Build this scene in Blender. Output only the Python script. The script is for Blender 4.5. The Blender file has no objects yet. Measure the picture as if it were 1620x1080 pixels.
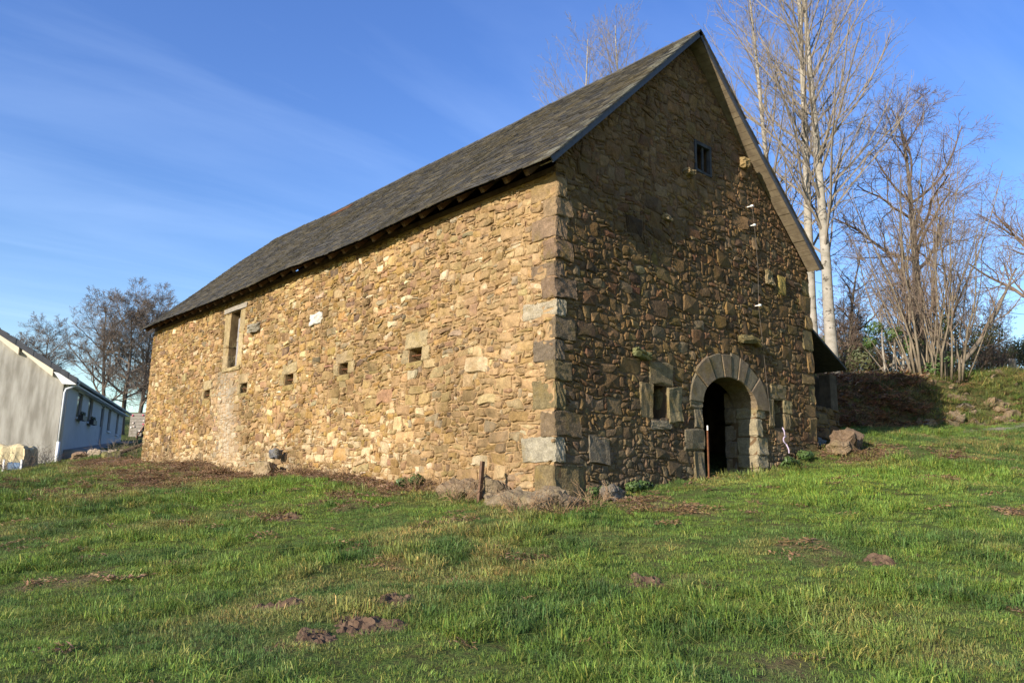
import bpy, math, random
import numpy as np
from math import radians, sin, cos, pi, sqrt, atan2
from mathutils import Vector, Matrix

SC = bpy.context.scene
COL = SC.collection

# ------------------------------------------------------------------ camera
F_PX, PW, PH = 1240.8, 1620.0, 1080.0
YAW, PITCH, ROLL = radians(42.04), radians(10.76), radians(0.954)
CAM = np.array([-9.04, -8.97, -0.05])
fw = np.array([sin(YAW) * cos(PITCH), cos(YAW) * cos(PITCH), sin(PITCH)])
rt = np.array([cos(YAW), -sin(YAW), 0.0])
up = np.cross(rt, fw)
rt2 = rt * cos(ROLL) + up * sin(ROLL)
up2 = up * cos(ROLL) - rt * sin(ROLL)
cam_data = bpy.data.cameras.new('camera')
cam_data.sensor_width = 36.0
cam_data.lens = F_PX / PW * 36.0
cam_data.clip_start = 0.05
cam_data.clip_end = 3000.0
cam = bpy.data.objects.new('camera', cam_data)
COL.objects.link(cam)
M = Matrix.Identity(4)
for i in range(3):
    M[i][0], M[i][1], M[i][2], M[i][3] = rt2[i], up2[i], -fw[i], CAM[i]
cam.matrix_world = M
SC.camera = cam

# ------------------------------------------------------------------ sun, sky, exposure
SUN_DIR = Vector((3.65, 0.37, -1.24)).normalized()       # the way the light travels
SUN_EL = math.asin(-SUN_DIR.z)
SUN_ROT = atan2(-SUN_DIR.x, -SUN_DIR.y)
sun_data = bpy.data.lights.new('sun', 'SUN')
sun_data.energy = 5.0
sun_data.angle = radians(0.53)
sun_data.color = (1.0, 0.90, 0.76)
sun = bpy.data.objects.new('sun', sun_data)
COL.objects.link(sun)
sun.rotation_euler = SUN_DIR.to_track_quat('-Z', 'Y').to_euler()

world = bpy.data.worlds.new('World')
SC.world = world
world.use_nodes = True
wn, wl = world.node_tree.nodes, world.node_tree.links
wn.clear()
w_out = wn.new('ShaderNodeOutputWorld')
w_bg = wn.new('ShaderNodeBackground')
w_sky = wn.new('ShaderNodeTexSky')
w_sky.sky_type = 'NISHITA'
w_sky.sun_disc = False
w_sky.sun_elevation = SUN_EL
w_sky.sun_rotation = SUN_ROT
w_sky.altitude = 300
w_sky.air_density = 1.25
w_sky.dust_density = 0.1
w_sky.ozone_density = 2.0
w_bg.inputs['Strength'].default_value = 0.13
# thin cirrus streaks, drawn out along one direction high in the sky
w_tc = wn.new('ShaderNodeTexCoord')
w_sep = wn.new('ShaderNodeSeparateXYZ')
wl.new(w_tc.outputs['Generated'], w_sep.inputs[0])
w_zc = wn.new('ShaderNodeMath'); w_zc.operation = 'MAXIMUM'; w_zc.inputs[1].default_value = 0.06
wl.new(w_sep.outputs['Z'], w_zc.inputs[0])
w_dx = wn.new('ShaderNodeMath'); w_dx.operation = 'DIVIDE'
w_dy = wn.new('ShaderNodeMath'); w_dy.operation = 'DIVIDE'
wl.new(w_sep.outputs['X'], w_dx.inputs[0]); wl.new(w_zc.outputs[0], w_dx.inputs[1])
wl.new(w_sep.outputs['Y'], w_dy.inputs[0]); wl.new(w_zc.outputs[0], w_dy.inputs[1])
w_cmb = wn.new('ShaderNodeCombineXYZ')
wl.new(w_dx.outputs[0], w_cmb.inputs[0]); wl.new(w_dy.outputs[0], w_cmb.inputs[1])
w_map = wn.new('ShaderNodeMapping')
w_map.inputs['Rotation'].default_value = (0, 0, radians(28))
w_map.inputs['Scale'].default_value = (0.42, 1.5, 1)
wl.new(w_cmb.outputs[0], w_map.inputs['Vector'])
w_n = wn.new('ShaderNodeTexNoise')
w_n.inputs['Scale'].default_value = 0.85
w_n.inputs['Detail'].default_value = 7
w_n.inputs['Roughness'].default_value = 0.55
w_n.inputs['Distortion'].default_value = 0.5
wl.new(w_map.outputs[0], w_n.inputs['Vector'])
w_r = wn.new('ShaderNodeMapRange')
w_r.inputs['From Min'].default_value = 0.46
w_r.inputs['From Max'].default_value = 0.82
w_r.inputs['To Min'].default_value = 0.04
w_r.inputs['To Max'].default_value = 0.15
wl.new(w_n.outputs['Fac'], w_r.inputs['Value'])
w_mix = wn.new('ShaderNodeMixRGB')
w_mix.inputs['Color2'].default_value = (6.2, 7.6, 9.6, 1)
wl.new(w_r.outputs[0], w_mix.inputs['Fac'])
w_hs = wn.new('ShaderNodeHueSaturation')
w_hs.inputs['Saturation'].default_value = 1.42
w_hs.inputs['Hue'].default_value = 0.526
wl.new(w_sky.outputs[0], w_hs.inputs['Color'])
wl.new(w_hs.outputs[0], w_mix.inputs['Color1'])
wl.new(w_mix.outputs[0], w_bg.inputs['Color'])
wl.new(w_bg.outputs[0], w_out.inputs['Surface'])

SC.view_settings.view_transform = 'Standard'
SC.view_settings.look = 'None'
SC.view_settings.exposure = 0.8
SC.view_settings.gamma = 1.0
SC.view_settings.use_curve_mapping = False

# ------------------------------------------------------------------ helpers
def hash2(ix, iy, seed):
    h = (ix.astype(np.int64) * 374761393 + iy.astype(np.int64) * 668265263 + seed * 974711) & 0x7fffffff
    h = ((h ^ (h >> 13)) * 1274126177) & 0x7fffffff
    h = (h ^ (h >> 16)) & 0x7fffffff
    return (h % 100003) / 100003.0

def vnoise(x, y, seed=0):
    x = np.asarray(x, float); y = np.asarray(y, float)
    ix, iy = np.floor(x), np.floor(y)
    fx, fy = x - ix, y - iy
    fx = fx * fx * (3 - 2 * fx); fy = fy * fy * (3 - 2 * fy)
    a, b = hash2(ix, iy, seed), hash2(ix + 1, iy, seed)
    c, d = hash2(ix, iy + 1, seed), hash2(ix + 1, iy + 1, seed)
    return (a * (1 - fx) + b * fx) * (1 - fy) + (c * (1 - fx) + d * fx) * fy

def fbm(x, y, seed=0, octv=3):
    s, a, t = 0, 1.0, 0
    for k in range(octv):
        s = s + a * vnoise(np.asarray(x) * 2 ** k, np.asarray(y) * 2 ** k, seed + k); t += a; a *= 0.5
    return s / t

def tag(o, label=None, cat=None, group=None, kind=None):
    if label: o['label'] = label
    if cat: o['category'] = cat
    if group: o['group'] = group
    if kind: o['kind'] = kind
    return o

def empty(name, loc=(0, 0, 0), rz=0.0):
    o = bpy.data.objects.new(name, None)
    o.empty_display_size = 0.2
    COL.objects.link(o)
    o.location = loc; o.rotation_euler = (0, 0, rz)
    return o

class MB:
    """collects faces; build() links them as one mesh object"""
    def __init__(s): s.v = []; s.f = []; s.c = []
    def add(s, verts, faces, col=None):
        n = len(s.v)
        s.v.extend(verts.tolist() if isinstance(verts, np.ndarray) else [(float(p[0]), float(p[1]), float(p[2])) for p in verts])
        for f in faces:
            s.f.append(tuple(i + n for i in f)); s.c.append(col)
        return s
    def box(s, x0, x1, y0, y1, z0, z1, col=None):
        v = [(x0,y0,z0),(x1,y0,z0),(x1,y1,z0),(x0,y1,z0),(x0,y0,z1),(x1,y0,z1),(x1,y1,z1),(x0,y1,z1)]
        return s.add(v, [(0,3,2,1),(4,5,6,7),(0,1,5,4),(1,2,6,5),(2,3,7,6),(3,0,4,7)], col)
    def prism(s, poly, axis, lo, hi, col=None):
        """poly: 2d points; axis 0/1/2: extrusion axis"""
        n = len(poly)
        def P(p, t):
            return {0: (t, p[0], p[1]), 1: (p[0], t, p[1]), 2: (p[0], p[1], t)}[axis]
        v = [P(p, lo) for p in poly] + [P(p, hi) for p in poly]
        f = [tuple(range(n))[::-1], tuple(range(n, 2 * n))]
        f += [(i, (i + 1) % n, n + (i + 1) % n, n + i) for i in range(n)]
        return s.add(v, f, col)
    def tube(s, pts, rad, k=6, col=None, cap=True):
        pts = np.asarray(pts, float); n = len(pts)
        rad = np.broadcast_to(np.asarray(rad, float), (n,))
        t = np.empty_like(pts)
        t[0] = pts[1] - pts[0]; t[-1] = pts[-1] - pts[-2]; t[1:-1] = pts[2:] - pts[:-2]
        t /= (np.sqrt((t * t).sum(1)) + 1e-9)[:, None]
        r0, r1, r2 = (0.31, 0.17, 0.93) if abs(t[0, 2]) < 0.9 else (0.95, 0.2, 0.1)
        tx, ty, tz = t[:, 0], t[:, 1], t[:, 2]
        a = np.stack((ty * r2 - tz * r1, tz * r0 - tx * r2, tx * r1 - ty * r0), 1)
        a /= (np.sqrt((a * a).sum(1)) + 1e-9)[:, None]
        b = np.stack((ty * a[:, 2] - tz * a[:, 1], tz * a[:, 0] - tx * a[:, 2], tx * a[:, 1] - ty * a[:, 0]), 1)
        an = np.arange(k) * 2 * pi / k
        ring = (a[:, None, :] * np.cos(an)[None, :, None] + b[:, None, :] * np.sin(an)[None, :, None]) * rad[:, None, None] + pts[:, None, :]
        base = len(s.v)
        s.v.extend(map(tuple, ring.reshape(-1, 3).tolist()))
        for i in range(n - 1):
            o = base + i * k
            for j in range(k):
                j2 = (j + 1) % k
                s.f.append((o + j, o + j2, o + k + j2, o + k + j)); s.c.append(col)
        if cap:
            s.f.append(tuple(base + j for j in range(k))[::-1]); s.c.append(col)
            s.f.append(tuple(base + (n - 1) * k + j for j in range(k))); s.c.append(col)
        return s
    def mesh(s, name, mat=None, smooth=False):
        me = bpy.data.meshes.new(name)
        me.from_pydata(s.v, [], s.f)
        if any(c is not None for c in s.c):
            at = me.attributes.new('col', 'FLOAT_COLOR', 'FACE')
            arr = np.array([(0.5, 0.5, 0.5, 1) if c is None else (c[0], c[1], c[2], 1) for c in s.c], np.float32)
            at.data.foreach_set('color', arr.ravel())
        if mat: me.materials.append(mat)
        if smooth: me.polygons.foreach_set('use_smooth', [True] * len(me.polygons))
        me.update()
        return me
    def build(s, name, mat=None, parent=None, smooth=False, kind=None):
        o = bpy.data.objects.new(name, s.mesh(name, mat, smooth))
        COL.objects.link(o)
        if parent is not None: o.parent = parent
        if kind: o['kind'] = kind
        return o

def rough_box(sx, sy, sz, seed, bev=0.02, rough=0.008, n=4):
    """verts, faces of a block centred on the origin with worn edges and an uneven face"""
    h = np.array([sx, sy, sz]) / 2
    bev = min(bev, h.min() * 0.6)
    rng = np.random.RandomState(seed)
    lin = np.linspace(-1, 1, n + 1)
    key, verts, faces = {}, [], []
    def vid(p):
        k = tuple(np.round(p, 4))
        if k not in key:
            key[k] = len(verts)
            q = np.array(p) * h
            inner = np.clip(q, -(h - bev), h - bev)
            d = q - inner; L = np.linalg.norm(d)
            if L > 1e-9: q = inner + d / L * bev
            verts.append(q)
        return key[k]
    L2 = []
    for ax in range(3):   # pull the outermost grid lines close to the edges
        l = lin.copy()
        if n >= 3:
            e = max(0.02, 1 - bev / h[ax]); e = min(e, 0.98)
            l[1], l[-2] = -e, e
            l[1:-1] = np.linspace(-e, e, n - 1)
        L2.append(l)
    for ax in range(3):
        a, b = (ax + 1) % 3, (ax + 2) % 3
        for sgn in (-1, 1):
            for i in range(n):
                for j in range(n):
                    q = []
                    for (di, dj) in ((0, 0), (1, 0), (1, 1), (0, 1)):
                        p = [0, 0, 0]; p[ax] = sgn; p[a] = L2[a][i + di]; p[b] = L2[b][j + dj]
                        q.append(vid(p))
                    faces.append(tuple(q) if sgn > 0 else tuple(q[::-1]))
    V = np.array(verts)
    V += rng.uniform(-rough, rough, V.shape)
    V += rough * 1.5 * np.sin(V[:, [1, 2, 0]] * rng.uniform(3, 9, 3) + rng.uniform(0, 6, 3))
    return V, faces

def block(name, x0, x1, y0, y1, z0, z1, mat, parent, seed, col=None, bev=0.025, rough=0.008, skew=0.0, n=4):
    v, f = rough_box(x1 - x0, y1 - y0, z1 - z0, seed, bev, rough, n)
    rng = np.random.RandomState(seed + 7)
    if skew:
        k = rng.uniform(-skew, skew, 4)
        hx, hz = (x1 - x0) / 2, (z1 - z0) / 2
        v[:, 0] += k[0] * hx * v[:, 2] / hz + k[2] * v[:, 0]
        v[:, 2] += k[1] * hz * v[:, 0] / hx
    v = v + np.array([(x0 + x1) / 2, (y0 + y1) / 2, (z0 + z1) / 2])
    return MB().add(v, f, col).build(name, mat, parent)

# ------------------------------------------------------------------ materials
def new_mat(name, rough=0.9, spec=0.2):
    m = bpy.data.materials.new(name); m.use_nodes = True
    nt = m.node_tree; b = nt.nodes['Principled BSDF']
    b.inputs['Roughness'].default_value = rough
    b.inputs['Specular IOR Level'].default_value = spec
    return m, nt, b

def nnode(nt, t, **kw):
    n = nt.nodes.new(t)
    for k, v in kw.items():
        if k in n.inputs: n.inputs[k].default_value = v
        else: setattr(n, k, v)
    return n

def ncoord(nt, space='Object'):
    tc = nt.nodes.new('ShaderNodeTexCoord'); return tc.outputs[space]

def noise_fac(nt, vec, scale, detail=4, lo=0.35, hi=0.65, rough=0.55, tmin=0.0, tmax=1.0):
    n = nnode(nt, 'ShaderNodeTexNoise', Scale=scale, Detail=detail, Roughness=rough)
    nt.links.new(vec, n.inputs['Vector'])
    r = nt.nodes.new('ShaderNodeMapRange')
    r.inputs['From Min'].default_value = lo; r.inputs['From Max'].default_value = hi
    r.inputs['To Min'].default_value = tmin; r.inputs['To Max'].default_value = tmax
    nt.links.new(n.outputs['Fac'], r.inputs['Value'])
    return r.outputs[0], n

def mixc(nt, fac, a, b, mode='MIX'):
    m = nt.nodes.new('ShaderNodeMixRGB'); m.blend_type = mode
    for inp, v in (('Fac', fac), ('Color1', a), ('Color2', b)):
        if hasattr(v, 'is_linked') or hasattr(v, 'links'): nt.links.new(v, m.inputs[inp])
        elif inp == 'Fac': m.inputs[inp].default_value = v
        else: m.inputs[inp].default_value = (v[0], v[1], v[2], 1)
    return m.outputs[0]

def bump(nt, b, vec, scale, strength, dist=0.02, detail=6):
    n = nnode(nt, 'ShaderNodeTexNoise', Scale=scale, Detail=detail, Roughness=0.6)
    nt.links.new(vec, n.inputs['Vector'])
    bp = nnode(nt, 'ShaderNodeBump', Strength=strength, Distance=dist)
    nt.links.new(n.outputs['Fac'], bp.inputs['Height'])
    nt.links.new(bp.outputs[0], b.inputs['Normal'])

def world_pos(nt):
    g = nt.nodes.new('ShaderNodeNewGeometry'); return g.outputs['Position']

def stone_material(name, lichen=0.35, lich_col=(0.24, 0.17, 0.035), pale=0.15, bump_s=0.6, bscale=28, damp=None, smear=None):
    m, nt, b = new_mat(name, 0.95, 0.1)
    vec = world_pos(nt)
    at = nt.nodes.new('ShaderNodeAttribute'); at.attribute_name = 'col'
    f1, _ = noise_fac(nt, vec, 9, 5, 0.3, 0.7, tmin=0.72, tmax=1.22)
    c = mixc(nt, 1.0, at.outputs['Color'], f1, 'MULTIPLY')
    f2, _ = noise_fac(nt, vec, 38, 4, 0.35, 0.7, tmin=0.8, tmax=1.2)
    c = mixc(nt, 1.0, c, f2, 'MULTIPLY')
    fl, _ = noise_fac(nt, vec, 2.2, 6, 0.52, 0.66, 0.65, 0, lichen)
    c = mixc(nt, fl, c, lich_col)
    fp, _ = noise_fac(nt, vec, 13, 5, 0.64, 0.72, 0.6, 0, pale)
    c = mixc(nt, fp, c, (0.45, 0.43, 0.36))
    if smear:
        fs, _ = noise_fac(nt, vec, 3.3, 6, 0.50, 0.62, 0.65, 0, 0.62)
        c = mixc(nt, fs, c, smear)
        fw_, _ = noise_fac(nt, vec, 0.55, 5, 0.42, 0.66, 0.6, 1.08, 0.62)
        c = mixc(nt, 1.0, c, fw_, 'MULTIPLY')
    if damp:
        fd, _ = noise_fac(nt, vec, 0.9, 5, 0.5, 0.66, 0.6, 0, 0.5)
        c = mixc(nt, fd, c, damp)
    nt.links.new(c, b.inputs['Base Color'])
    bump(nt, b, vec, bscale, bump_s, 0.03, 7)
    return m

def simple_mat(name, col, rough=0.8, spec=0.2, var=0.2, scale=12, bstr=0.0, bscale=60, metallic=0.0, col2=None, stretch=None):
    m, nt, b = new_mat(name, rough, spec)
    vec = ncoord(nt)
    if stretch:
        mp = nt.nodes.new('ShaderNodeMapping'); mp.inputs['Scale'].default_value = stretch
        nt.links.new(vec, mp.inputs[0]); vec = mp.outputs[0]
    if col2 is None:
        f, _ = noise_fac(nt, vec, scale, 5, 0.3, 0.7, tmin=1 - var, tmax=1 + var)
        c = mixc(nt, 1.0, col, f, 'MULTIPLY')
    else:
        f, _ = noise_fac(nt, vec, scale, 5, 0.35, 0.65)
        c = mixc(nt, f, col, col2)
    nt.links.new(c, b.inputs['Base Color'])
    b.inputs['Metallic'].default_value = metallic
    if bstr: bump(nt, b, vec, bscale, bstr, 0.01, 5)
    return m

MT = {}
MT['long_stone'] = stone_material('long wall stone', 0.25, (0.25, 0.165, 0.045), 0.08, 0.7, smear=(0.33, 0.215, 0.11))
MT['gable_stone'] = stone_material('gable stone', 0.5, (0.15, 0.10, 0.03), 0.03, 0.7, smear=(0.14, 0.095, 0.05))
MT['dressed'] = stone_material('dressed granite', 0.5, (0.20, 0.135, 0.035), 0.12, 1.0, 30, damp=(0.085, 0.07, 0.048))
MT['boulder'] = stone_material('field boulder', 0.5, (0.15, 0.12, 0.045), 0.2, 0.8, 22)
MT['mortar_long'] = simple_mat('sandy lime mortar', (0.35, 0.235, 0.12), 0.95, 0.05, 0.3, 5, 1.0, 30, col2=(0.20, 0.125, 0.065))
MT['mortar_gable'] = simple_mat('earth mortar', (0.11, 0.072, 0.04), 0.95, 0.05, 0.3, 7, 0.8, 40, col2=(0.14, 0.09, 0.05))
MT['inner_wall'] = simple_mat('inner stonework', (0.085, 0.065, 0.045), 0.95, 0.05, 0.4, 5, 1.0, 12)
MT['wood_grey'] = simple_mat('weathered grey wood', (0.20, 0.175, 0.145), 0.85, 0.1, 0.3, 6, 0.5, 30, col2=(0.30, 0.27, 0.23), stretch=(1, 1, 8))
MT['wood_dim'] = simple_mat('dull blue grey wood', (0.055, 0.055, 0.058), 0.85, 0.1, 0.3, 6, 0.5, 30)
MT['wire'] = simple_mat('grey wire', (0.11, 0.09, 0.07), 0.7, 0.2, 0.2)
MT['wood_brown'] = simple_mat('old brown timber', (0.09, 0.055, 0.035), 0.9, 0.1, 0.3, 6, 0.5, 30, col2=(0.16, 0.105, 0.065))
MT['soffit'] = simple_mat('pale soffit board', (0.155, 0.12, 0.08), 0.85, 0.1, 0.3, 5, 0.4, 30, col2=(0.245, 0.195, 0.13))
MT['rust'] = simple_mat('rusty iron', (0.10, 0.04, 0.02), 0.85, 0.2, 0.3, 25, 0.4, 90, col2=(0.17, 0.07, 0.03))
MT['fascia'] = simple_mat('blue grey fascia', (0.06, 0.065, 0.08), 0.6, 0.3, 0.2)
MT['white_china'] = simple_mat('white china', (0.78, 0.77, 0.72), 0.3, 0.5, 0.05)
MT['dark_metal'] = simple_mat('dark metal', (0.03, 0.03, 0.033), 0.5, 0.4, 0.2)

def slate_material():
    m, nt, b = new_mat('mossy slate', 0.75, 0.25)
    vec = world_pos(nt)
    at = nt.nodes.new('ShaderNodeAttribute'); at.attribute_name = 'col'
    f1, _ = noise_fac(nt, vec, 14, 5, 0.3, 0.7, tmin=0.7, tmax=1.3)
    c = mixc(nt, 1.0, at.outputs['Color'], f1, 'MULTIPLY')
    fl, _ = noise_fac(nt, vec, 1.1, 7, 0.5, 0.68, 0.7, 0, 0.55)
    c = mixc(nt, fl, c, (0.095, 0.072, 0.028))
    fp, _ = noise_fac(nt, vec, 17, 5, 0.60, 0.70, 0.6, 0, 0.45)
    c = mixc(nt, fp, c, (0.17, 0.155, 0.11))
    nt.links.new(c, b.inputs['Base Color'])
    bump(nt, b, vec, 40, 0.4, 0.01, 5)
    return m
MT['slate'] = slate_material()

# ------------------------------------------------------------------ terrain
CTRL = np.array([
    (-9, -9, -1.50), (-13, -13, -1.9), (-7.9, -2.9, -1.33), (-5.3, -4.9, -1.33), (-2.5, -7.1, -1.33),
    (-0.63, -0.55, -0.42), (5.07, -1.93, 0.30), (2.14, -5.89, -0.62), (8.45, -4.27, 0.27), (16.5, -2.2, 1.48),
    (19.9, -1.3, 2.02), (15.85, 0.95, 1.98), (-7.28, 0.71, -1.24), (-6.44, 6.0, -0.84), (-3.75, 6.92, -0.47),
    (-5.25, 13.7, -0.10), (-1.28, 12.1, 0.02), (-0.94, 3.6, -0.12), (0, 4, 0.08), (0, 8, 0.32), (0, 14, 0.55),
    (0, 20.4, 0.70), (4.5, 0, 0.27), (6.1, 0, 0.33), (8.6, -0.1, 0.95), (9.7, -0.6, 1.0), (11.2, 0.2, 1.40),
    (5, 10, 0.9), (9, 20, 1.5), (-0.5, 22.0, 0.75), (-3.9, 22.0, 0.10), (-1.15, 27.5, 0.80), (-3.0, 28.3, 0.45),
    (-8, 30, -0.3), (0.17, 28.0, 1.25), (3.0, 34.4, 1.9), (5.8, 40.8, 2.4), (8.0, 47.5, 2.95), (10, 52, 3.6), (12, 60, 4.8),
    (-14, 20, -1.0), (-20, 0, -2.6), (0, -20, -2.4), (20, -14, 1.0), (30, -12, 2.2), (24, 12, 3.2), (20, 25, 3.0), (15.3, 2.2, 1.9),
    (22.2, -0.8, 2.45), (26, -3, 2.8), (40, 3, 4.7), (-30, -30, -5), (45, -20, 3.5), (45, 30, 6.0), (-20, 45, 1.5)], float)
def _tps_fit(P):
    n = len(P)
    d = np.sqrt(((P[:, None, :2] - P[None, :, :2]) ** 2).sum(-1))
    K = np.where(d > 0, d * d * np.log(d + 1e-9), 0.0) + np.eye(n) * 0.6
    A = np.zeros((n + 3, n + 3))
    A[:n, :n] = K; A[:n, n] = 1; A[:n, n + 1:] = P[:, :2]
    A[n, :n] = 1; A[n + 1:, :n] = P[:, :2].T
    return np.linalg.solve(A, np.concatenate([P[:, 2], np.zeros(3)]))
TPS = _tps_fit(CTRL)

BK0, BK1 = np.array([14.6, 3.0]), np.array([24.4, -1.15])       # foot of the rubble bank
BKD = (BK1 - BK0) / np.linalg.norm(BK1 - BK0)
BKN = np.array([-BKD[1], BKD[0]])                               # points away from the camera
if BKN @ np.array([1, 1]) < 0: BKN = -BKN

def cross3(a, b):
    return np.array((a[1] * b[2] - a[2] * b[1], a[2] * b[0] - a[0] * b[2], a[0] * b[1] - a[1] * b[0]))

def sstep(a, b, x):
    t = np.clip((x - a) / (b - a), 0, 1); return t * t * (3 - 2 * t)

def bank_s(x, y): return (np.asarray(x) - BK0[0]) * BKN[0] + (np.asarray(y) - BK0[1]) * BKN[1]
def bank_t(x, y): return (np.asarray(x) - BK0[0]) * BKD[0] + (np.asarray(y) - BK0[1]) * BKD[1]

def ground_z(x, y, detail=True):
    x = np.atleast_1d(np.asarray(x, float)); y = np.atleast_1d(np.asarray(y, float))
    sh = x.shape; X, Y = x.ravel(), y.ravel()
    out = np.empty(len(X))
    n = len(CTRL)
    for i in range(0, len(X), 20000):
        xs, ys = X[i:i + 20000], Y[i:i + 20000]
        d2 = (xs[:, None] - CTRL[None, :, 0]) ** 2 + (ys[:, None] - CTRL[None, :, 1]) ** 2
        K = 0.5 * d2 * np.log(d2 + 1e-9)
        out[i:i + 20000] = K @ TPS[:n] + TPS[n] + TPS[n + 1] * xs + TPS[n + 2] * ys
    r = np.hypot(X - 5, Y - 8)
    far = np.clip(0.095 * (X * 0.67 + Y * 0.743), -8, 22)
    w = sstep(38, 75, r)
    out = out * (1 - w) + far * w
    s = bank_s(X, Y); t = bank_t(X, Y)
    wob = 0.5 * (vnoise(t * 0.6, s * 0, 5) - 0.5)
    out += 1.75 * sstep(0.0, 1.7, s + wob) * sstep(-7, -1.5, t) * (1 - 0.0 * r) * (1 - sstep(30, 60, r))
    if detail:
        k = 1 - sstep(30, 60, r)
        out += k * (0.16 * (fbm(X * 0.35, Y * 0.35, 11) - 0.5) + 0.10 * (fbm(X * 1.3, Y * 1.3, 21) - 0.5) + 0.05 * (vnoise(X * 4.2, Y * 4.2, 31) - 0.5))
        bk = sstep(0.0, 0.5, s) * (1 - sstep(2.2, 3.2, s)) * k
        out += bk * 0.35 * (fbm(X * 1.6, Y * 1.6, 41) - 0.5)
    return out.reshape(sh)
def gz(x, y): return float(ground_z(x, y)[0])

def axis_coords(c, fine, near, farx):
    a = [0.0]; step = fine
    while a[-1] < farx:
        if a[-1] > near: step *= 1.12
        a.append(a[-1] + step)
    a = np.array(a)
    return c + np.concatenate([-a[:0:-1], a])
gxs = axis_coords(3.0, 0.22, 20, 600)
gys = axis_coords(4.0, 0.22, 20, 600)
GX, GY = np.meshgrid(gxs, gys)
GZ = ground_z(GX, GY)
nx, ny = len(gxs), len(gys)
gv = np.stack([GX.ravel(), GY.ravel(), GZ.ravel()], 1)
ii = (np.arange(ny - 1)[:, None] * nx + np.arange(nx - 1)[None, :]).ravel()
gf = np.stack([ii, ii + 1, ii + nx + 1, ii + nx], 1)
gme = bpy.data.meshes.new('ground')
gme.from_pydata(gv.tolist(), [], gf.tolist())
gme.polygons.foreach_set('use_smooth', [True] * len(gf))

# where bare earth and dead leaves lie (used by the ground, the grass and the litter alike)
def bare_mask(x, y):
    x = np.asarray(x, float); y = np.asarray(y, float)
    m = sstep(0.64, 0.74, fbm(x * 0.95 + 3.1, y * 0.95, 77, 4)) * 0.6
    # strip along the foot of the long wall, wider towards the far end, and round the corner
    wd = 0.50 + 0.065 * np.clip(y, 0, 20) + 0.6 * (vnoise(y * 0.8, x * 0, 9) - 0.4)
    lw = (1 - sstep(wd * 0.6, wd, -x)) * sstep(-0.9, -0.2, y) * (1 - sstep(23, 25, y)) * (x < 0.3)
    # trodden ground in front of the far half of the wall
    far = np.exp(-(((x + 2.1) / 1.0) ** 2 + ((y - 14.0) / 3.6) ** 2)) * 1.1
    far2 = np.exp(-(((x + 4.2) / 0.7) ** 2 + ((y - 10.6) / 1.6) ** 2)) * 0.8
    rc = np.exp(-(((x - 9.3) / 1.2) ** 2 + ((y + 0.9) / 0.6) ** 2)) * 1.3
    far = far + far2 + rc
    m = np.maximum(m, lw)
    m = np.maximum(m, far * (0.4 + 1.0 * vnoise(x * 2.2, y * 2.2, 15)))
    return np.clip(m, 0, 1)
bm = bare_mask(GX.ravel(), GY.ravel())
bs, bt = bank_s(GX.ravel(), GY.ravel()), bank_t(GX.ravel(), GY.ravel())
bank_m = sstep(-0.2, 0.4, bs) * sstep(-8, -3, bt) * (1 - sstep(6, 9, bs)) * (1 - 0.65 * sstep(4, 7, bt))
track_m = np.exp(-((bs + 1.0) / 0.55) ** 2) * sstep(3, 8, bt) * (0.5 + vnoise(GX.ravel() * 2, GY.ravel() * 2, 8))
at = gme.attributes.new('mask', 'FLOAT_COLOR', 'POINT')
at.data.foreach_set('color', np.stack([bm, bank_m, np.clip(track_m, 0, 1), np.ones_like(bm)], 1).astype(np.float32).ravel())
def ground_material():
    m, nt, b = new_mat('pasture soil', 0.95, 0.05)
    vec = world_pos(nt)
    a = nt.nodes.new('ShaderNodeAttribute'); a.attribute_name = 'mask'
    sp = nt.nodes.new('ShaderNodeSeparateColor'); nt.links.new(a.outputs['Color'], sp.inputs[0])
    f1, _ = noise_fac(nt, vec, 1.3, 6, 0.35, 0.65)
    c = mixc(nt, f1, (0.070, 0.110, 0.026), (0.105, 0.130, 0.036))
    f2, _ = noise_fac(nt, vec, 9, 6, 0.45, 0.62, tmax=0.7)
    c = mixc(nt, f2, c, (0.075, 0.060, 0.028))
    fs, _ = noise_fac(nt, vec, 14, 6, 0.35, 0.65)
    soil = mixc(nt, fs, (0.10, 0.062, 0.038), (0.215, 0.14, 0.085))
    c = mixc(nt, sp.outputs[0], c, soil)
    fb, _ = noise_fac(nt, vec, 2.4, 6, 0.4, 0.62)
    bankc = mixc(nt, fb, (0.13, 0.07, 0.04), (0.10, 0.095, 0.035))
    c = mixc(nt, sp.outputs[1], c, bankc)
    c = mixc(nt, sp.outputs[2], c, (0.33, 0.28, 0.23))
    nt.links.new(c, b.inputs['Base Color'])
    bump(nt, b, vec, 22, 0.9, 0.05, 6)
    return m
gme.materials.append(ground_material())
ground = bpy.data.objects.new('ground', gme)
COL.objects.link(ground)
ground['kind'] = 'structure'

# ------------------------------------------------------------------ the barn
WID, LEN = 8.8, 20.4
OV = 0.325                                    # roof overhang past the near gable
EX0, EZ0, RX, RZ, EX1, EZ1 = -0.45, 5.40, 4.0, 9.65, 8.90, 5.37
SL0, SL1 = (RZ - EZ0) / (RX - EX0), (RZ - EZ1) / (EX1 - RX)
def roof_z(x): return EZ0 + (x - EX0) * SL0 if x <= RX else RZ - (x - RX) * SL1
def sag(x, y):
    return -0.07 * np.sin(np.clip(np.asarray(y, float), 0, 20) / 20 * pi) + 0.09 * (vnoise(np.asarray(y) * 0.33, np.asarray(x) * 0.35, 91) - 0.5) + 0.035 * (vnoise(np.asarray(y) * 1.1, np.asarray(x) * 0.8, 92) - 0.5)

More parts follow.
